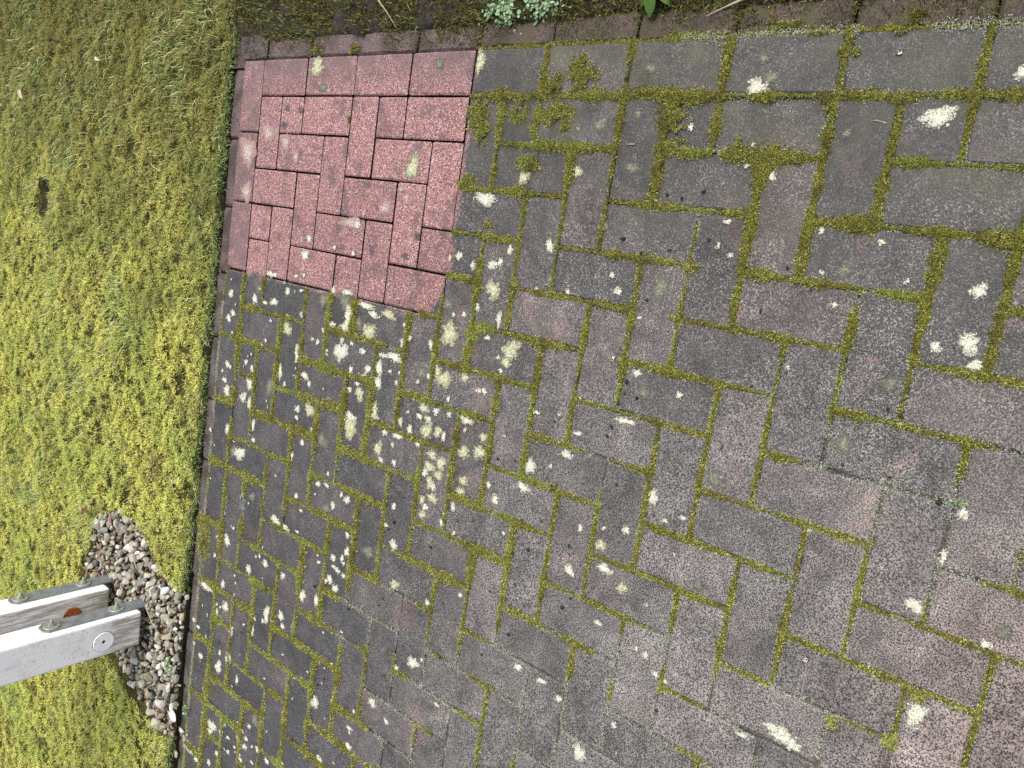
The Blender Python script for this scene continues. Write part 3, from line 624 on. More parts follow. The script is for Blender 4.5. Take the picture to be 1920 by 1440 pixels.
for me in EDGE: me.materials.append(M_EDGE); me.materials.append(M_SIDE)

cells = {}
blocks = []            # (a0, b0, na, nb)
def add_block(a0, b0, na, nb):
    i = len(blocks); blocks.append((a0, b0, na, nb))
    for a in range(a0, a0 + na):
        for b in range(b0, b0 + nb): cells[(a, b)] = i
for a in range(-1, A_MAX, 2): add_block(a, -1, 2, 1)                     # far stretcher course
for b in range(0, B_MAX, 2): add_block(-1, b, 1, 2)                      # right-hand stretcher course
for a in range(0, A_MAX):
    for b in range(0, B_MAX):
        k = (b - (2 - a)) % 4
        if k == 0: add_block(a, b, 1, 2)
        elif k == 1 and b == 0: add_block(a, b, 1, 1)
        elif k == 2: add_block(a, b, 2, 1)
        elif k == 3 and a == 0: add_block(a, b, 1, 1)

def to_image(x, y, z):
    d = Vector((x, y, z)) - CAM; w = d.dot(FW)
    if w < 0.05: return None
    return (960 - 1455.66 * d.dot(UP) / w, 720 - 1455.66 * d.dot(RT) / w, w)
def in_frame(a0, b0, na, nb):
    for i in range(3):
        for j in range(3):
            p = to_image(-0.1 * (a0 + na * i / 2), -0.1 * (b0 + nb * j / 2), 0)
            if p and -2 < p[0] < 1922 and -2 < p[1] < 1442: return True
    return False
def block_pose(bk, r):
    a0, b0, na, nb = bk
    cx, cy = -0.1 * (a0 + na / 2), -0.1 * (b0 + nb / 2)
    calm = 0.5 if washed(np.float64(cx), np.float64(cy)) else 1.0
    loc = Vector((cx + r.uniform(-1, 1) * 0.0014 * calm, cy + r.uniform(-1, 1) * 0.0014 * calm, r.uniform(-1, 1) * 0.0016 * calm))
    rz = (0 if na > nb or na == nb else math.pi / 2) + r.choice((0, math.pi)) + r.uniform(-1, 1) * 0.006 * calm
    return loc, (r.uniform(-1, 1) * 0.006 * calm, r.uniform(-1, 1) * 0.005 * calm, rz)
paver_of = {}
rest = []
n_pavers = 0
for i, bk in enumerate(blocks):
    r = random.Random(300 + i)
    loc, rot = block_pose(bk, r)
    me = r.choice(FULL if bk[2] * bk[3] == 2 else HALF)
    if in_frame(*bk) and n_pavers < 300:
        o = link('paver', me, None, patio, loc, rot); paver_of[i] = o; n_pavers += 1
    else:
        rest.append((me, loc, rot))
def joined(name, items, mat):
    V, F, off = [], [], 0
    from mathutils import Euler
    for me, loc, rot in items:
        M = Matrix.Translation(loc) @ Euler(rot).to_matrix().to_4x4()
        V += [tuple(M @ v.co) for v in me.vertices]; F += [tuple(v + off for v in p.vertices) for p in me.polygons]; off += len(me.vertices)
    return py_mesh(name, V, F)
if rest:
    o = link('paving_beyond', joined('paving_beyond', rest, M_PAVER), M_PAVER, patio); tag(o, kind='stuff')
# edging: blocks set on edge, a little lower than the paving
rest = []
for kk in range(-1, A_MAX, 2):
    r = random.Random(900 + kk)
    item = (r.choice(EDGE), Vector((-0.1 * (kk + 1.0) - 0.02, 0.129 + r.uniform(-1, 1) * .0015, -0.008 + r.uniform(-1, 1) * .0025)), (r.uniform(-.01, .01), r.uniform(-.008, .008), r.uniform(-.008, .008)))
    if in_frame(kk, -1.6, 2, 0.6): link('edging_block', item[0], None, patio, item[1], item[2])
    else: rest.append(item)
for kk in range(-2, B_MAX, 2):
    r = random.Random(950 + kk)
    item = (r.choice(EDGE), Vector((0.129 + r.uniform(-1, 1) * .0015, -0.1 * (kk + 1.0) - (0.0 if kk >= 0 else -0.03), -0.009 + r.uniform(-1, 1) * .003)), (0.05 + r.uniform(-.03, .03), r.uniform(-.012, .012), math.pi / 2 + r.uniform(-.008, .008)))
    if in_frame(-1.6, kk, 0.6, 2) and kk >= 0: link('edging_block', item[0], None, patio, item[1], item[2])
    elif kk >= 0: rest.append(item)
if rest:
    o = link('edging_beyond', joined('edging_beyond', rest, M_EDGE), M_EDGE, patio); tag(o, kind='stuff')

# ------------------------------------------------------------------ lichens: crusts on the blocks
LMAT = {'W': M_LW, 'Y': M_LY, 'G': M_LG, 'D': M_LD, 'B': M_LB}
def lichen_geo(rx, ry, seed, flat=False):
    r = random.Random(seed); n = max(16, min(48, int(14 + (rx + ry) * 900)))
    ph = [r.uniform(0, 6.28) for _ in range(6)]
    am = [0.16, 0.13, 0.10, 0.09, 0.07, 0.04]; fr = [2, 3, 5, 7, 9, 11]
    V = [(0, 0, 0.0009)]; rim = [0.0]; F = []
    hi = 0.0007 if flat else 0.0011
    for ring, (f, z, e) in enumerate(((0.5, hi, 0.25), (0.86, hi * 0.8, 0.7), (1.0, 0.0003, 1.0))):
        for i in range(n):
            t = 2 * math.pi * i / n
            q = 1 + sum(a * math.sin(k * t + p) for a, k, p in zip(am, fr, ph)) * (1 if ring else 0.5) + (r.uniform(-0.06, 0.06) if ring == 2 else 0)
            V.append((rx * f * q * math.cos(t), ry * f * q * math.sin(t), z + r.uniform(-0.0003, 0.0003))); rim.append(e)
    for i in range(n):
        j = (i + 1) % n
        F.append((0, 1 + i, 1 + j))
        for k in range(2):
            F.append((1 + k * n + i, 1 + (k + 1) * n + i, 1 + (k + 1) * n + j)); F.append((1 + k * n + i, 1 + (k + 1) * n + j, 1 + k * n + j))
    for _ in range(int(3 + (rx + ry) * 220)):                       # flakes broken off round the rim
        t = r.uniform(0, 6.28); d = 1.0 + abs(r.gauss(0, 0.06)); s = r.uniform(0.0008, 0.0028)
        cx, cy = rx * d * math.cos(t), ry * d * math.sin(t); b = len(V)
        for i in range(5):
            u = i * 1.2566 + r.uniform(-.3, .3); q = s * r.uniform(0.6, 1.3)
            V.append((cx + q * math.cos(u), cy + q * math.sin(u), 0.0011)); rim.append(0.5)
        F.append(tuple(range(b, b + 5)))
    return V, F, rim
def lichen_mesh(V, F, rim):
    me = py_mesh('lichen', V, F, True)
    at = me.attributes.new('rim', 'FLOAT', 'POINT'); at.data.foreach_set('value', rim)
    return me
items = []
for s in LICHENS.split():
    k, x, y, rx, ry = s.split(','); items.append((k, float(x), float(y), float(rx) / 1000, float(ry) / 1000))
items.sort(key=lambda t: -t[3] * t[4])
spare = {}
for n, (k, x, y, rx, ry) in enumerate(items):
    V, F, rim = lichen_geo(rx * 1.02, ry * 1.02, n, k in 'GD')
    c = (math.floor(-x * 10), math.floor(-y * 10)); pv = paver_of.get(cells.get(c))
    if n < 290 and pv is not None:
        Mi = (Matrix.Translation(pv.location) @ pv.rotation_euler.to_matrix().to_4x4()).inverted()
        p = Mi @ Vector((x, y, 0)); ang = -pv.rotation_euler.z
        ca, sa = math.cos(ang), math.sin(ang)
        V = [(p.x + vx * ca - vy * sa, p.y + vx * sa + vy * ca, vz) for vx, vy, vz in V]
        link('lichen', lichen_mesh(V, F, rim), LMAT[k], pv)
    else:
        spare.setdefault(k, []).append((x, y, V, F, rim))
# uncounted specks, thickest on the left-hand side
for q in range(520):
    a = rng.uniform(-1, 24); b = rng.uniform(-1, 19)
    dens = 0.10 + 0.75 * (a > 5) * (b < 6) + 0.5 * (a > 17) * (b < 8)
    if rng.random() > dens or washed(np.float64(-a / 10), np.float64(-b / 10)): continue
    fa, fb = a % 1, b % 1
    V, F, rim = lichen_geo(rng.uniform(.0015, .0050), rng.uniform(.0015, .0050), 5000 + q)
    spare.setdefault('W', []).append((-a / 10, -b / 10, V, F, rim))
for k, lst in spare.items():
    V, F, R, off = [], [], [], 0
    for x, y, v, f, rm in lst:
        V += [(x + p[0], y + p[1], p[2] + 0.0012) for p in v]; F += [tuple(i + off for i in t) for t in f]; R += rm; off += len(v)
    o = link('lichen_specks', lichen_mesh(V, F, R), LMAT[k], patio); tag(o, kind='stuff')

# ------------------------------------------------------------------ moss in the joints
segs = []                                   # (x, y, along_x, strength)
for (a, b), i in cells.items():
    if cells.get((a + 1, b)) not in (None, i): segs.append((-0.1 * (a + 1), -0.1 * (b + 0.5), 0))
    if cells.get((a, b + 1)) not in (None, i): segs.append((-0.1 * (a + 0.5), -0.1 * (b + 1), 1))
for a in range(-1, A_MAX): segs.append((-0.1 * (a + .5), 0.1, 3))
for b in range(-1, B_MAX): segs.append((0.1, -0.1 * (b + .5), 2))
segs = [s for s in segs if (lambda p: p and -60 < p[0] < 1980 and -60 < p[1] < 1500)(to_image(s[0], s[1], 0))]
def half_width(x, y):
    a, b = -10 * x, -10 * y
    w = 0.0096 - 0.0030 * np.clip((-10 * y - 8) / 4, 0, 1)
    ur = np.clip((b - 8.2) / 1.5, 0, 1) * np.clip((3.6 - a) / 1.5, 0, 1)
    w = w + 0.0030 * ur * np.clip((fbm(x, y, 7, 58) - 0.42) / 0.2, 0, 2.2)
    low = np.clip((a - 8.5) / 5, 0, 1) * np.clip((b - 1) / 4, 0, 1)
    nr = np.clip((b - 15) / 3, 0, 1) * np.clip((a - 3) / 3, 0, 1)
    fade = np.maximum(low * np.clip((b - 3) / 5, 0.40, 1) * 0.80, nr * 0.92)
    w = w * (1 - 0.35 * fade)
    w = w * np.clip(-0.35 + 2.7 * fbm(x, y, 20, 50), 0.25, 2.1)
    gate = fbm(x, y, 6.5, 55, 3)
    g = np.clip((gate - (0.19 + 0.27 * fade)) / 0.10, 0, 1)
    w = np.where(g < 0.08, 0, w * (0.35 + 0.65 * g))
    return np.where(washed(x, y), 0, w)
mossP, mossS = [], []
mound = []
dust = []
step = 0.005
for (sx, sy, d) in segs:
    al = np.arange(-0.05, 0.0501, step)
    if d in (0, 2): X = np.full(al.shape, sx); Y = sy + al; nx, ny = 1.0, 0.0
    else: X = sx + al; Y = np.full(al.shape, sy); nx, ny = 0.0, 1.0
    W = half_width(X, Y)
    if d >= 2: W = W * 0.75
    wl_ = W * (0.45 + 1.0 * vnoise(X, Y, 90, 60)); wr_ = W * (0.45 + 1.0 * vnoise(X, Y, 90, 61))
    H = 0.0008 + np.minimum(W, 0.014) * 0.30
    H = H * (0.5 + vnoise(X, Y, 90, 62))
    offs = np.stack([-wl_, -0.55 * wl_, 0 * W, 0.55 * wr_, wr_], 1)
    hz = np.stack([-0.003 + 0 * W, H * 0.75, H, H * 0.75, -0.003 + 0 * W], 1)
    V = np.stack([X[:, None] + nx * offs, Y[:, None] + ny * offs, hz - (0.006 if d >= 2 else 0)], -1)
    ok = (W[:-1] > 0.0012) & (W[1:] > 0.0012)
    mound.append((V, ok))
    n = int(520)
    t = rng.uniform(-0.052, 0.052, n); c = np.clip(rng.normal(0, 0.55, n), -1.35, 1.35)
    px = (np.full(n, sx) if d in (0, 2) else sx + t); py = (sy + t if d in (0, 2) else np.full(n, sy))
    w = half_width(px, py) * (0.75 if d >= 2 else 1)
    keep = rng.random(n) < np.clip(w / 0.014, 0, 1)
    keep &= w > 0.001
    qx = px + nx * c * w; qy = py + ny * c * w
    h = (0.0004 + np.minimum(w, 0.014) * 0.30) * np.clip(1 - (c / 1.1) ** 2, 0, 1) - (0.006 if d >= 2 else 0)
    mossP.append(np.stack([qx, qy, h - 0.0008], 1)[keep])
    # pale dry dust where the moss has died back
    a_, b_ = -10 * sx, -10 * sy
    if (a_ > 6 or b_ > 13) and not washed(np.float64(sx), np.float64(sy)):
        m = 420; t = rng.uniform(-0.05, 0.05, m); c = rng.normal(0, 0.0050, m)
        px = (sx + c if d in (0, 2) else sx + t); py = (sy + t if d in (0, 2) else sy + c)
        kp = vnoise(px, py, 20, 70) > 0.36
        dust.append(np.stack([px, py, np.full(m, 0.0004)], 1)[kp])
Vs, Fs, off = [], [], 0
for V, ok in mound:
    n = len(V); base = np.where(ok)[0]
    for j in range(4):
        a = base * 5 + j
        Fs.append(np.stack([a, a + 5, a + 6, a + 1], 1) + off)
    Vs.append(V.reshape(-1, 3)); off += n * 5
o = link('moss_cushion', tri_mesh('moss_cushion', np.concatenate(Vs), np.concatenate(Fs), True), M_CUSHION)
tag(o, 'olive green moss cushions filling the joints between the dirty pavers', 'moss', kind='stuff')
# moss spreading over the blocks
pp = []
for s in MOSS_PATCHES.split():
    x, y, rx, ry = map(float, s.split(',')); rx /= 1000; ry /= 1000
    n = int(min(6000, max(60, rx * ry * 3.14 * 330000)))
    u = rng.normal(0, 0.55, (n, 2)); px = x + u[:, 0] * rx; py = y + u[:, 1] * ry
    kp = (fbm(px, py, 55, 75) > 0.40) & (np.hypot(u[:, 0], u[:, 1]) < 1.25)
    zz = np.where(px > 0.1, -0.008, 0.0) + 0.004 * np.clip(1 - np.hypot(u[:, 0], u[:, 1]), 0, 1)
    pp.append(np.stack([px, py, zz], 1)[kp])
P = np.concatenate(mossP + pp)
n = len(P); parts = []
for rep in range(3):
    Q = P + rng.normal(0, 0.0012, (n, 3)) * [1, 1, 0.3]
    parts.append(blades(Q, rng.uniform(0, 6.28, n), rng.uniform(0.15, 1.25, n), rng.uniform(0.0028, 0.0062, n), rng.uniform(0.0012, 0.0024, n)))
V, F = join(parts)
o = link('joint_moss', tri_mesh('joint_moss', V, F), M_JMOSS)
tag(o, 'fuzzy olive and yellow green moss shoots growing along the paver joints', 'moss', kind='stuff')
if dust:
    P = np.concatenate(dust); n = len(P)
    V, F = blades(P, rng.uniform(0, 6.28, n), rng.uniform(1.0, 1.6, n), rng.uniform(0.0012, 0.003, n), rng.uniform(0.0008, 0.0022, n))
    M_DUST = mat_plain('dry_lichen_dust', (0.13, 0.135, 0.095), (0.40, 0.405, 0.33), 150, 0.9, 0.1, 0.0)
    o = link('joint_dust', tri_mesh('joint_dust', V, F), M_DUST); tag(o, 'pale grey green dust of dried moss in the near joints', 'lichen dust', kind='stuff')

# ------------------------------------------------------------------ lawn moss and grass
def scatter(x0, x1, y0, y1, sp):
    gx, gy = np.meshgrid(np.arange(x0, x1, sp), np.arange(y0, y1, sp), indexing='ij')
    n = gx.size
    return gx.ravel() + rng.uniform(-.5, .5, n) * sp, gy.ravel() + rng.uniform(-.5, .5, n) * sp
X, Y = scatter(-3.9, 0.95, 0.15, 2.3, 0.0064)
vis = (X > -2.65 - 0.58 * Y)
X, Y = X[vis], Y[vis]
kp = (Y > lawn_edge(X) - 0.004) & (hole(X, Y) < 0.06) & ~in_poly(X, Y, GRAVEL, 0.02) & (bare(X, Y) < 0.75 + 0.08 * rng.random(len(X))) & (vnoise(X, Y, 48, 81) > 0.20)
den = fbm(X, Y, 45, 80, 3)
thin = np.clip((X + 0.9) / 1.4, 0, 1) * 0.30
kp &= rng.random(len(X)) < np.clip(2.5 * den - 0.14 - thin, 0.10, 1)
X, Y = X[kp], Y[kp]; n = len(X)
tuft = fbm(X, Y, 34, 84, 3); mat = np.clip((fbm(X, Y, 5, 88) - 0.5) / 0.1, 0, 1)
Z = lawn_z(X, Y) + (0.020 - 0.007 * mat) * np.clip((tuft - 0.30) / 0.40, 0, 1) + 0.005 * mat
parts = []
for rep in range(5):
    L = rng.uniform(0.005, 0.013, n); W = rng.uniform(0.0018, 0.0038, n)
    P = np.stack([X + rng.normal(0, .003, n), Y + rng.normal(0, .003, n), Z - 0.002 + rng.uniform(-.004, .004, n)], 1)
    parts.append(blades(P, rng.uniform(0, 6.28, n), rng.uniform(0.6, 1.55, n), L, W))
V, F = join(parts)
o = link('lawn_moss', tri_mesh('lawn_moss', V, F), M_MOSSLAWN)
tag(o, 'yellow green springy moss covering the lawn', 'moss', kind='stuff')
# grass: loose blades everywhere, drifts where the moss is thin, a fringe over the edging
X, Y = scatter(-3.9, 0.95, 0.15, 2.3, 0.0095)
vis = (X > -2.65 - 0.58 * Y)
X, Y = X[vis], Y[vis]
pr = 0.13 + 0.60 * np.clip((fbm(X, Y, 3.3, 90) - 0.53) / 0.10, 0, 1) + 0.30 * np.clip((0.32 - Y) / 0.12, 0, 1)
kp = (rng.random(len(X)) < pr) & (Y > lawn_edge(X) - 0.002) & (hole(X, Y) < 0.02) & ~in_poly(X, Y, GRAVEL, 0.0)
X, Y = X[kp], Y[kp]; n = len(X)
comb = 6.28 * fbm(X, Y, 2.2, 95) * 1.5
P = np.stack([X, Y, lawn_z(X, Y) + 0.006], 1)
V1, F1 = blades(P, comb + rng.normal(0, .8, n), rng.uniform(0.4, 1.35, n), rng.uniform(0.014, 0.050, n), rng.uniform(0.0013, 0.0026, n), rng.uniform(0.1, 0.8, n), 2)
xe = rng.uniform(-3.4, 0.9, 15000); ye = lawn_edge(xe) + rng.uniform(-0.001, 0.014, 15000)
gz = lawn_z(xe, ye) - 0.022 * rng.random(15000) ** 2; keep = ~in_poly(xe, ye, GRAVEL, 0.02) & (vnoise(xe, ye, 11, 97) > 0.30); xe, ye, gz = xe[keep], ye[keep], gz[keep]; n = len(xe)
V2, F2 = blades(np.stack([xe, ye, gz - .003], 1), rng.normal(-1.57, 0.9, n), rng.uniform(0.3, 1.2, n), rng.uniform(0.012, 0.040, n), rng.uniform(0.0012, 0.0022, n), rng.uniform(0.2, 0.9, n), 2)
V, F = join([(V1, F1), (V2, F2)])
o = link('grass', tri_mesh('grass', V, F), M_GRASS); tag(o, 'fine green grass blades mixed through the mossy lawn', 'grass', kind='stuff')
# moss and seedlings on the bare strip along the right-hand edge
X, Y = scatter(0.112, 0.62, -2.2, 0.165, 0.0066)
den = fbm(X, Y, 9, 100, 3)
kp = (den + 0.25 * rng.random(len(X)) > 0.45 + 0.17 * np.clip((0.165 - X) / 0.03, 0, 1)) & (vnoise(X, Y, 60, 104) > 0.22)
X, Y = X[kp], Y[kp]; n = len(X); Z = soil_z(X, Y); parts = []
for rep in range(5):
    P = np.stack([X + rng.normal(0, .003, n), Y + rng.normal(0, .003, n), np.maximum(Z, -0.011) - 0.001], 1)
    parts.append(blades(P, rng.uniform(0, 6.28, n), rng.uniform(0.1, 1.2, n), rng.uniform(0.006, 0.017, n), rng.uniform(0.0016, 0.0034, n)))
V, F = join(parts)
o = link('soil_moss', tri_mesh('soil_moss', V, F), M_SOILMOSS); tag(o, 'dark olive moss on the bare soil beside the edging', 'moss', kind='stuff')
X = rng.uniform(0.135, 0.6, 2200); Y = rng.uniform(-2.0, 0.16, 2200); kp = fbm(X, Y, 8, 108) > 0.47; X, Y = X[kp], Y[kp]; n = len(X)
V, F = blades(np.stack([X, Y, soil_z(X, Y) - .002], 1), rng.uniform(0, 6.28, n), rng.uniform(0.2, 1.3, n), rng.uniform(0.012, 0.035, n), rng.uniform(0.0011, 0.002, n), rng.uniform(0.1, .8, n), 2)
o = link('soil_grass', tri_mesh('soil_grass', V, F), M_GRASS); tag(o, 'sparse grass seedlings on the bare soil beside the edging', 'grass', kind='stuff')

# ------------------------------------------------------------------ gravel round the posts
def stone_mesh(seed):
    import bmesh
    r = random.Random(seed); bm = bmesh.new()
    bmesh.ops.create_icosphere(bm, subdivisions=2, radius=1.0)
    sc = Vector((1.0, r.uniform(0.6, 0.95), r.uniform(0.5, 0.85)))
    planes = []
    for _ in range(13):
        d = Vector((r.gauss(0, 1), r.gauss(0, 1), r.gauss(0, 1))).normalized(); planes.append((d, r.uniform(0.42, 0.74)))
    for v in bm.verts:
        for d, q in planes:
            s = v.co.dot(d)
            if s > q: v.co -= d * (s - q)
        v.co = Vector((v.co.x * sc.x, v.co.y * sc.y, v.co.z * sc.z)) * r.uniform(0.97, 1.03)
    me = bpy.data.meshes.new('stone'); bm.to_mesh(me); bm.free(); me.materials.append(M_STONE); return me
STONES = [stone_mesh(s) for s in range(18)]
bedx = np.arange(-2.25, -1.40, 0.02); bedy = np.arange(0.158, 0.92, 0.02)
gravel = link('gravel_bed', grid_mesh('gravel_bed', bedx, bedy, lambda x, y: np.where(in_poly(x, y, GRAVEL, 0.04), -0.004 + 0.012 * fbm(x, y, 20, 110), -0.06)), M_SOIL)
tag(gravel, kind='structure')
POSTS = ((-1.846, -1.722, .357, .455), (-1.854, -1.730, .592, .698))
def blocked(x, y, m=0.004):
    return any(x0 - m < x < x1 + m + 0.006 and y0 - m < y < y1 + m for x0, x1, y0, y1 in POSTS)
placed = []
tries = 0
while len(placed) < 900 and tries < 40000:
    tries += 1
    x, y = random.uniform(-2.2, -1.42), random.uniform(0.150, 0.87)
    if not in_poly(np.float64(x), np.float64(y), GRAVEL): continue
    s = random.choice((0.009, 0.012, 0.015, 0.019)) * random.uniform(0.85, 1.15)
    if any((x - p[0]) ** 2 + (y - p[1]) ** 2 < ((s + p[2]) * 0.62) ** 2 for p in placed): continue
    placed.append((x, y, s))
# a few strays at the foot of the heap and among the moss
for x, y in ((-2.20, .245), (-2.175, .31), (-2.21, .19), (-2.26, .165), (-2.235, .165), (-2.13, .375), (-1.60, .86), (-1.50, .83), (-2.30, .17), (-2.06, .52)):
    placed.append((x, y, 0.014))
random.seed(5)
def heap(x, y): return 0.012 + 0.014 * vnoise(x, y, 9, 112)
placed.sort(key=lambda q: -q[2])
for i, (x, y, s) in enumerate(placed[:300]):
    z = float(heap(x, y)) - (0.02 if blocked(x, y) else 0)
    o = link('stone', random.choice(STONES), None, gravel, (x, y, z), (random.uniform(-.6, .6), random.uniform(-.6, .6), random.uniform(0, 6.28)))
    k = s * random.uniform(0.95, 1.25); o.scale = (k, k, k)
under = []
from mathutils import Euler
V, F, off = [], [], 0
for x, y, s in placed[300:] + [(random.uniform(-2.15, -1.46), random.uniform(.165, .84), random.uniform(.008, .014)) for _ in range(500)]:
    if not in_poly(np.float64(x), np.float64(y), GRAVEL, 0.03): continue
    me = random.choice(STONES); M = Matrix.Translation((x, y, float(heap(x, y)) - 0.010)) @ Euler((random.uniform(-1, 1), random.uniform(-1, 1), random.uniform(0, 6))).to_matrix().to_4x4() @ Matrix.Scale(s, 4)
    V += [tuple(M @ v.co) for v in me.vertices]; F += [tuple(q + off for q in p.vertices) for p in me.polygons]; off += len(me.vertices)
kst = NT('small_flint'); cst = kst.ramp(kst.island(), [(0.0, (0.26, 0.23, 0.17)), (0.2, (0.18, 0.16, 0.11)), (0.35, (0.34, 0.32, 0.28)), (0.5, (0.1, 0.1, 0.085)), (0.65, (0.22, 0.18, 0.12)), (0.8, (0.12, 0.1, 0.07)), (0.9, (0.16, 0.08, 0.05))], True)
o = link('small_stones', py_mesh('small_stones', V, F), kst.done(cst, 0.65, 0.35), gravel); tag(o, kind='stuff')

# ------------------------------------------------------------------ posts on steel straps
def box(x0, x1, y0, y1, z0, z1, bev, name):
    import bmesh
    bm = bmesh.new(); bmesh.ops.create_cube(bm, size=1.0)
    for v in bm.verts: v.co = Vector(((x0 + x1) / 2 + v.co.x * (x1 - x0), (y0 + y1) / 2 + v.co.y * (y1 - y0), (z0 + z1) / 2 + v.co.z * (z1 - z0)))
    if bev: bmesh.ops.bevel(bm, geom=bm.edges[:], offset=bev, segments=2, affect='EDGES', profile=0.5)
    me = bpy.data.meshes.new(name); bm.to_mesh(me); bm.free(); return me
def disc(axis, c, rad, thick, name, n=28, inner=0.0, chamf=0.0):
    """flat round piece; axis 0 = faces +X, 1 = faces -Y"""
    prof = ([(inner, 0.0)] if inner else []) + [(rad, 0.0), (rad, thick - chamf), (rad - chamf, thick)] + ([(inner, thick)] if inner else [])
    V, F = [], []
    for i in range(n):
        t = 2 * math.pi * i / n
        for q, h in prof:
            u, v = q * math.cos(t), q * math.sin(t)
            V.append((c[0] + h, c[1] + u, c[2] + v) if axis == 0 else (c[0] + u, c[1] - h, c[2] + v))
    m = len(prof)
    for i in range(n):
        j = (i + 1) % n
        for k in range(m if inner else m - 1):
            F.append((i * m + k, j * m + k, j * m + (k + 1) % m, i * m + (k + 1) % m))
    if not inner:
        F.append(tuple(i * m + m - 1 for i in range(n))); F.append(tuple(i * m for i in range(n))[::-1])
    return py_mesh(name, V, F)
def bolt_mesh(c):
    V, F = [], []
    def prism(r, x0, x1, n, ph=0.0):
        b = len(V)
        for i in range(n):
            t = ph + 2 * math.pi * i / n
            V.append((x0, c[1] + r * math.cos(t), c[2] + r * math.sin(t))); V.append((x1, c[1] + r * math.cos(t), c[2] + r * math.sin(t)))
        for i in range(n):
            j = (i + 1) % n; F.append((b + 2 * i, b + 2 * j, b + 2 * j + 1, b + 2 * i + 1))
        F.append(tuple(b + 2 * i + 1 for i in range(n)))
    prism(0.0095, c[0], c[0] + 0.0085, 6, 0.3)
    x = c[0] + 0.0085
    for i in range(7):                                              # threaded end: alternating rings
        prism(0.0052 if i % 2 else 0.0046, x, x + 0.0018, 10); x += 0.0018
    return py_mesh('bolt', V, F)
def post(x0, x1, y0, y1, strap_y, label, cover):
    root = link('wooden_post', None, None, None, ((x0 + x1) / 2, (y0 + y1) / 2, 0.0)); base = Vector(root.location)
    tag(root, label, 'post', 'pair of white painted posts in the gravel')
    def part(name, me, mat, parent=root, smooth=False):
        for v in me.vertices: v.co -= base
        return link(name, me, mat, parent)
    part('timber', box(x0, x1, y0, y1, 0.046, 2.35, 0.006, 'timber'), M_PAINT)
    # flat steel strap with clipped top corners, let into the ground
    w = 0.029; t = 0.006; zt = 0.346
    prof = [(-w, -0.06), (w, -0.06), (w, zt - 0.016), (w - 0.016, zt), (-w + 0.016, zt), (-w, zt - 0.016)]
    V = [(x1 + 0.0005, strap_y + p, z) for p, z in prof] + [(x1 + t, strap_y + p, z) for p, z in prof]
    n = len(prof); F = [tuple(range(n))[::-1], tuple(range(n, 2 * n))] + [(i, (i + 1) % n, n + (i + 1) % n, n + i) for i in range(n)]
    strap = part('anchor_strap', py_mesh('anchor_strap', V, F), M_GALV)
    for z in (0.313, 0.108):
        part('washer', disc(0, (x1 + t, strap_y + random.uniform(-.002, .002), z), 0.0245, 0.0032, 'washer', 30, 0.0, 0.001), M_ZINC, strap)
        part('bolt', bolt_mesh((x1 + t + 0.0032, strap_y, z)), M_ZINC, strap)
    c = ((x0 + x1) / 2 - 0.008, y0, 0.171)
    if cover:
        part('bolt_cover', disc(1, c, 0.034, 0.004, 'bolt_cover', 36, 0.006, 0.0015), M_COVER)
        part('cover_shade', disc(1, c, 0.0351, 0.0008, 'cover_shade', 36), M_DARK)  # dark disc paints the shadow line round the cover
        part('cover_hole', disc(1, (c[0], c[1] - 0.0012, c[2]), 0.0070, 0.0006, 'cover_hole', 14), M_DARK)
    else:
        part('rusty_bolt_head', disc(1, c, 0.031, 0.004, 'rusty_bolt_head', 30, 0.0, 0.002), M_RUST)
M_COVER = mat_plain('white_plastic_cover', (0.70, 0.69, 0.70), (0.80, 0.79, 0.80), 80, 0.5, 0.4, 0.08)
post(-1.846, -1.722, .357, .455, .411, 'nearer white wooden post with a round white bolt cover, on the gravel beside the paving', True)
post(-1.854, -1.730, .592, .698, .662, 'rear white wooden post with a rusty round bolt head, half hidden behind the nearer post', False)

# ------------------------------------------------------------------ small things: leaves, stalks, weeds, debris
def leaf_mesh(L, W, curl, seed, tip=0.0):
    r = random.Random(seed); V, F = [], []; n = 7
    for i in range(n + 1):
        t = i / n; w = W * (math.sin(math.pi * min(1, t * 0.96 + 0.03)) ** 0.7) * 0.5; z = curl * math.sin(math.pi * t) + tip * t * t
        for s in (-1, -0.5, 0, 0.5, 1): V.append((L * (t - 0.5), s * w * r.uniform(0.9, 1.1), z + abs(s) ** 2 * W * 0.22 + r.uniform(-1, 1) * 0.0006))
    for i in range(n):
        for j in range(4):
            a = i * 5 + j; F.append((a, a + 1, a + 6, a + 5))
    b = len(V); F2 = [tuple(q + b for q in f[::-1]) for f in F]
    V2 = [(x, y, z - 0.0007) for x, y, z in V]
    return py_mesh('leaf', V + V2, F + F2, True)
for x, y, z, L, W, rz, lab, mt in (
        (-1.505, .805, .050, .052, .022, 2.3, 'curled dark brown dead leaf on the moss just beyond the gravel', M_DEADLEAF),
        (-1.83, 1.640, .050, .060, .026, 1.8, 'brown dead leaf on the lawn at the frame edge above the posts', M_DEADLEAF),
        (-1.475, .615, .040, .050, .020, 0.7, 'reddish dead leaf at the corner of the gravel heap', M_DEADLEAF),
        (0.118, .945, .034, .036, .014, 1.2, 'pale yellow withered leaf lying in the lawn near the patio corner', M_PALELEAF),
        (0.0, 1.60, .034, .040, .022, 0.2, 'pale pinkish withered leaf far out on the lawn', M_PALELEAF),
        (-.365, .215, .022, .022, .009, 0.5, 'whitish curled leaf at the lawn edge beside the washed pavers', M_PALELEAF)):
    o = link('dead_leaf', leaf_mesh(L, W, 0.006, int(x * 1000), 0.006), mt, None, (x, y, z), (random.uniform(-.3, .3), random.uniform(-.3, .3), rz))
    tag(o, lab, 'leaf', 'fallen leaves')
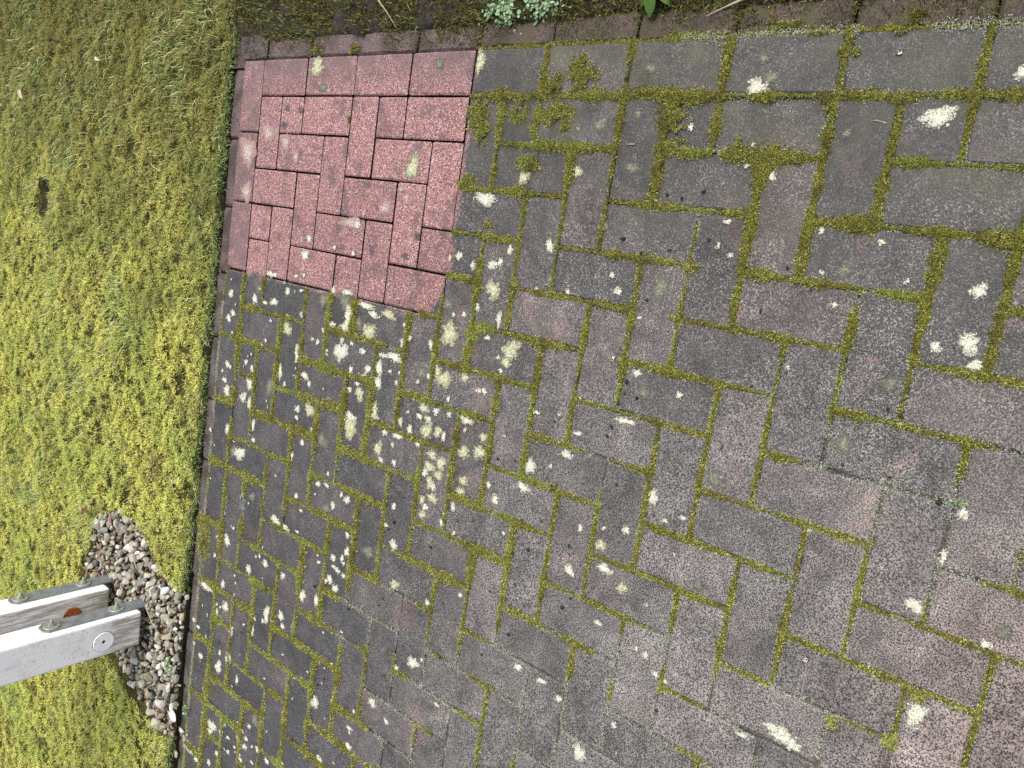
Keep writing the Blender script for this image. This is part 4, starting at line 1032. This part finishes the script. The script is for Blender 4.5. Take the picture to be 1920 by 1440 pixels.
def stalk(name, pts, rad, mat, label, cat):
    V, F = [], []; n = 6
    P = [Vector(p) for p in pts]
    for i, p in enumerate(P):
        d = (P[min(i + 1, len(P) - 1)] - P[max(i - 1, 0)]).normalized(); s = d.cross(Vector((0, 0, 1))).normalized(); u = s.cross(d)
        q = rad * (1 - 0.5 * i / (len(P) - 1))
        for k in range(n): V.append(tuple(p + (s * math.cos(6.283 * k / n) + u * math.sin(6.283 * k / n)) * q))
    for i in range(len(P) - 1):
        for k in range(n): F.append((i * n + k, i * n + (k + 1) % n, (i + 1) * n + (k + 1) % n, (i + 1) * n + k))
    F.append(tuple(range(n))[::-1]); F.append(tuple(range((len(P) - 1) * n, len(P) * n)))
    o = link(name, py_mesh(name, V, F, True), mat); tag(o, label, cat); return o
stalk('dry_stalk', [(.235, -.47, .03), (.215, -.487, .026), (.19, -.512, .018), (.155, -.540, .006)], .0022, M_STRAW, 'long dry stalk leaning over the soil beside the washed corner', 'stalk')
stalk('dry_stalk', [(.160, -1.41, .004), (.150, -1.385, .006), (.136, -1.345, .003)], .0026, M_STRAW, 'short straw lying on the edging beside the mossy pavers', 'stalk')
stalk('dry_stalk', [(-.04, .845, .040), (-.03, .80, .044), (-.02, .76, .042)], .0022, M_STRAW, 'pale broken twig in the lawn, farther of the two', 'stalk')
stalk('dry_stalk', [(-.062, .70, .040), (-.052, .655, .046), (-.015, .662, .044)], .0022, M_STRAW, 'pale bent twig in the lawn, nearer of the two', 'stalk')
stalk('dry_stalk', [(-1.70, .345, .040), (-1.735, .29, .043), (-1.765, .245, .036)], .0020, M_STRAW, 'straw across the stones beside the nearer post', 'stalk')
stalk('dry_stalk', [(-1.55, .47, .038), (-1.585, .425, .042), (-1.61, .39, .036)], .0019, M_STRAW, 'straw across the stones at the far side of the gravel', 'stalk')
stalk('grass_seed', [(-.042, -1.685, .0015), (-.040, -1.677, .002), (-.038, -1.668, .002), (-.040, -1.660, .0015)], .0013, M_STRAW, 'pale curved seed husk on a grey paver near the right-hand edge', 'seed')
stalk('grass_seed', [(-.090, -1.243, .003), (-.0905, -1.225, .003)], .0014, M_STRAW, 'tiny straw on a grey paver beside thick moss', 'seed')
# creeping weed: round leaves on threads, grown over the edging
def creeping(name, c, rx, ry, n, label, zf, size=(0.0028, 0.0052)):
    root = link(name, None, None, None, (c[0], c[1], 0)); tag(root, label, 'weed')
    V, F = [], []
    for i in range(n):
        x, y = random.gauss(0, .5) * rx, random.gauss(0, .5) * ry
        z = zf(c[0] + x, c[1] + y) + random.uniform(0.003, 0.016); s = random.uniform(*size)
        M = Matrix.Translation((x, y, z)) @ Euler((random.uniform(-.7, .7), random.uniform(-.7, .7), random.uniform(0, 6.28))).to_matrix().to_4x4(); b = len(V)
        for k in range(7): V.append(tuple(M @ Vector((s * math.cos(k * .8976), s * .8 * math.sin(k * .8976), 0))))
        F.append(tuple(range(b, b + 7)))
    link('foliage', py_mesh('foliage', V, F), M_WEED, root)
    V, F = [], []
    for i in range(14):
        a = random.uniform(0, 6.28); x, y = rx * random.uniform(.4, 1) * math.cos(a), ry * random.uniform(.4, 1) * math.sin(a); b = len(V); z = zf(c[0] + x, c[1] + y)
        V += [(0, 0, zf(*c)), (.0012, .0012, zf(*c) + .001), (x * .5, y * .5, z + .012), (x * .5 + .0012, y * .5, z + .013), (x, y, z + .006), (x + .0012, y, z + .006)]
        F += [(b, b + 1, b + 3, b + 2), (b + 2, b + 3, b + 5, b + 4)]
    link('stem', py_mesh('stem', V, F), M_GRASS, root)
fz = lambda x, y: float(soil_z(np.float64(x), np.float64(y)))
creeping('creeping_weed', (0.172, -0.86), 0.045, 0.055, 230, 'creeping weed of tiny pale round leaves over the edging, larger clump', fz)
creeping('creeping_weed', (0.178, -0.965), 0.030, 0.045, 120, 'creeping weed of tiny pale round leaves over the edging, smaller clump', fz)
creeping('gravel_weed', (-1.855, 0.195), 0.030, 0.030, 70, 'small pale green weed growing among the stones near the post', lambda x, y: 0.024)
creeping('gravel_weed', (-1.975, 0.098), 0.020, 0.016, 26, 'small green weed sprouting from the joint beside the gravel', lambda x, y: 0.001)
creeping('joint_weed', (-0.592, -1.905), 0.006, 0.016, 16, 'tiny bright green weed in a joint at the near frame edge', lambda x, y: 0.001, (.0012, .0026))
rw = link('broadleaf_weed', None, None, None, (0.205, -1.235, 0.0)); tag(rw, 'green broad leaved weed rosette on the soil beyond the edging', 'weed')
for i, (rz, L) in enumerate(((3.05, .065), (2.55, .055), (3.75, .055), (1.7, .05), (4.6, .05), (0.4, .05), (5.6, .045))):
    me = leaf_mesh(L, L * 0.42, 0.010, i, -0.006)
    link('leaf', me, M_BROAD, rw, (math.cos(rz) * L * .5, math.sin(rz) * L * .5, fz(.205, -1.235) + .008), (0, 0, rz))
# dark pellets and bits scattered over the paving
V, F, off = [], [], 0
pl = [tuple(map(float, s.split(','))) for s in PELLETS.split()]
for i, (x, y) in enumerate(pl + [(rng.uniform(-2.2, .08), rng.uniform(-2.0, .1)) for _ in range(170)]):
    s = (random.uniform(.0036, .0064) if i < len(pl) else random.uniform(.0008, .0018))
    if i >= len(pl) and washed(np.float64(x), np.float64(y)): continue
    me = STONES[i % len(STONES)]
    M = Matrix.Translation((x, y, s * .5 + .0006)) @ Euler((random.uniform(-1, 1), random.uniform(-1, 1), random.uniform(0, 6))).to_matrix().to_4x4() @ Matrix.Scale(s, 4)
    V += [tuple(M @ v.co) for v in me.vertices]; F += [tuple(q + off for q in p.vertices) for p in me.polygons]; off += len(me.vertices)
o = link('seed_debris', py_mesh('seed_debris', V, F, True), M_DARK); tag(o, 'scattered small black seeds and droppings on the pavers', 'debris', kind='stuff')
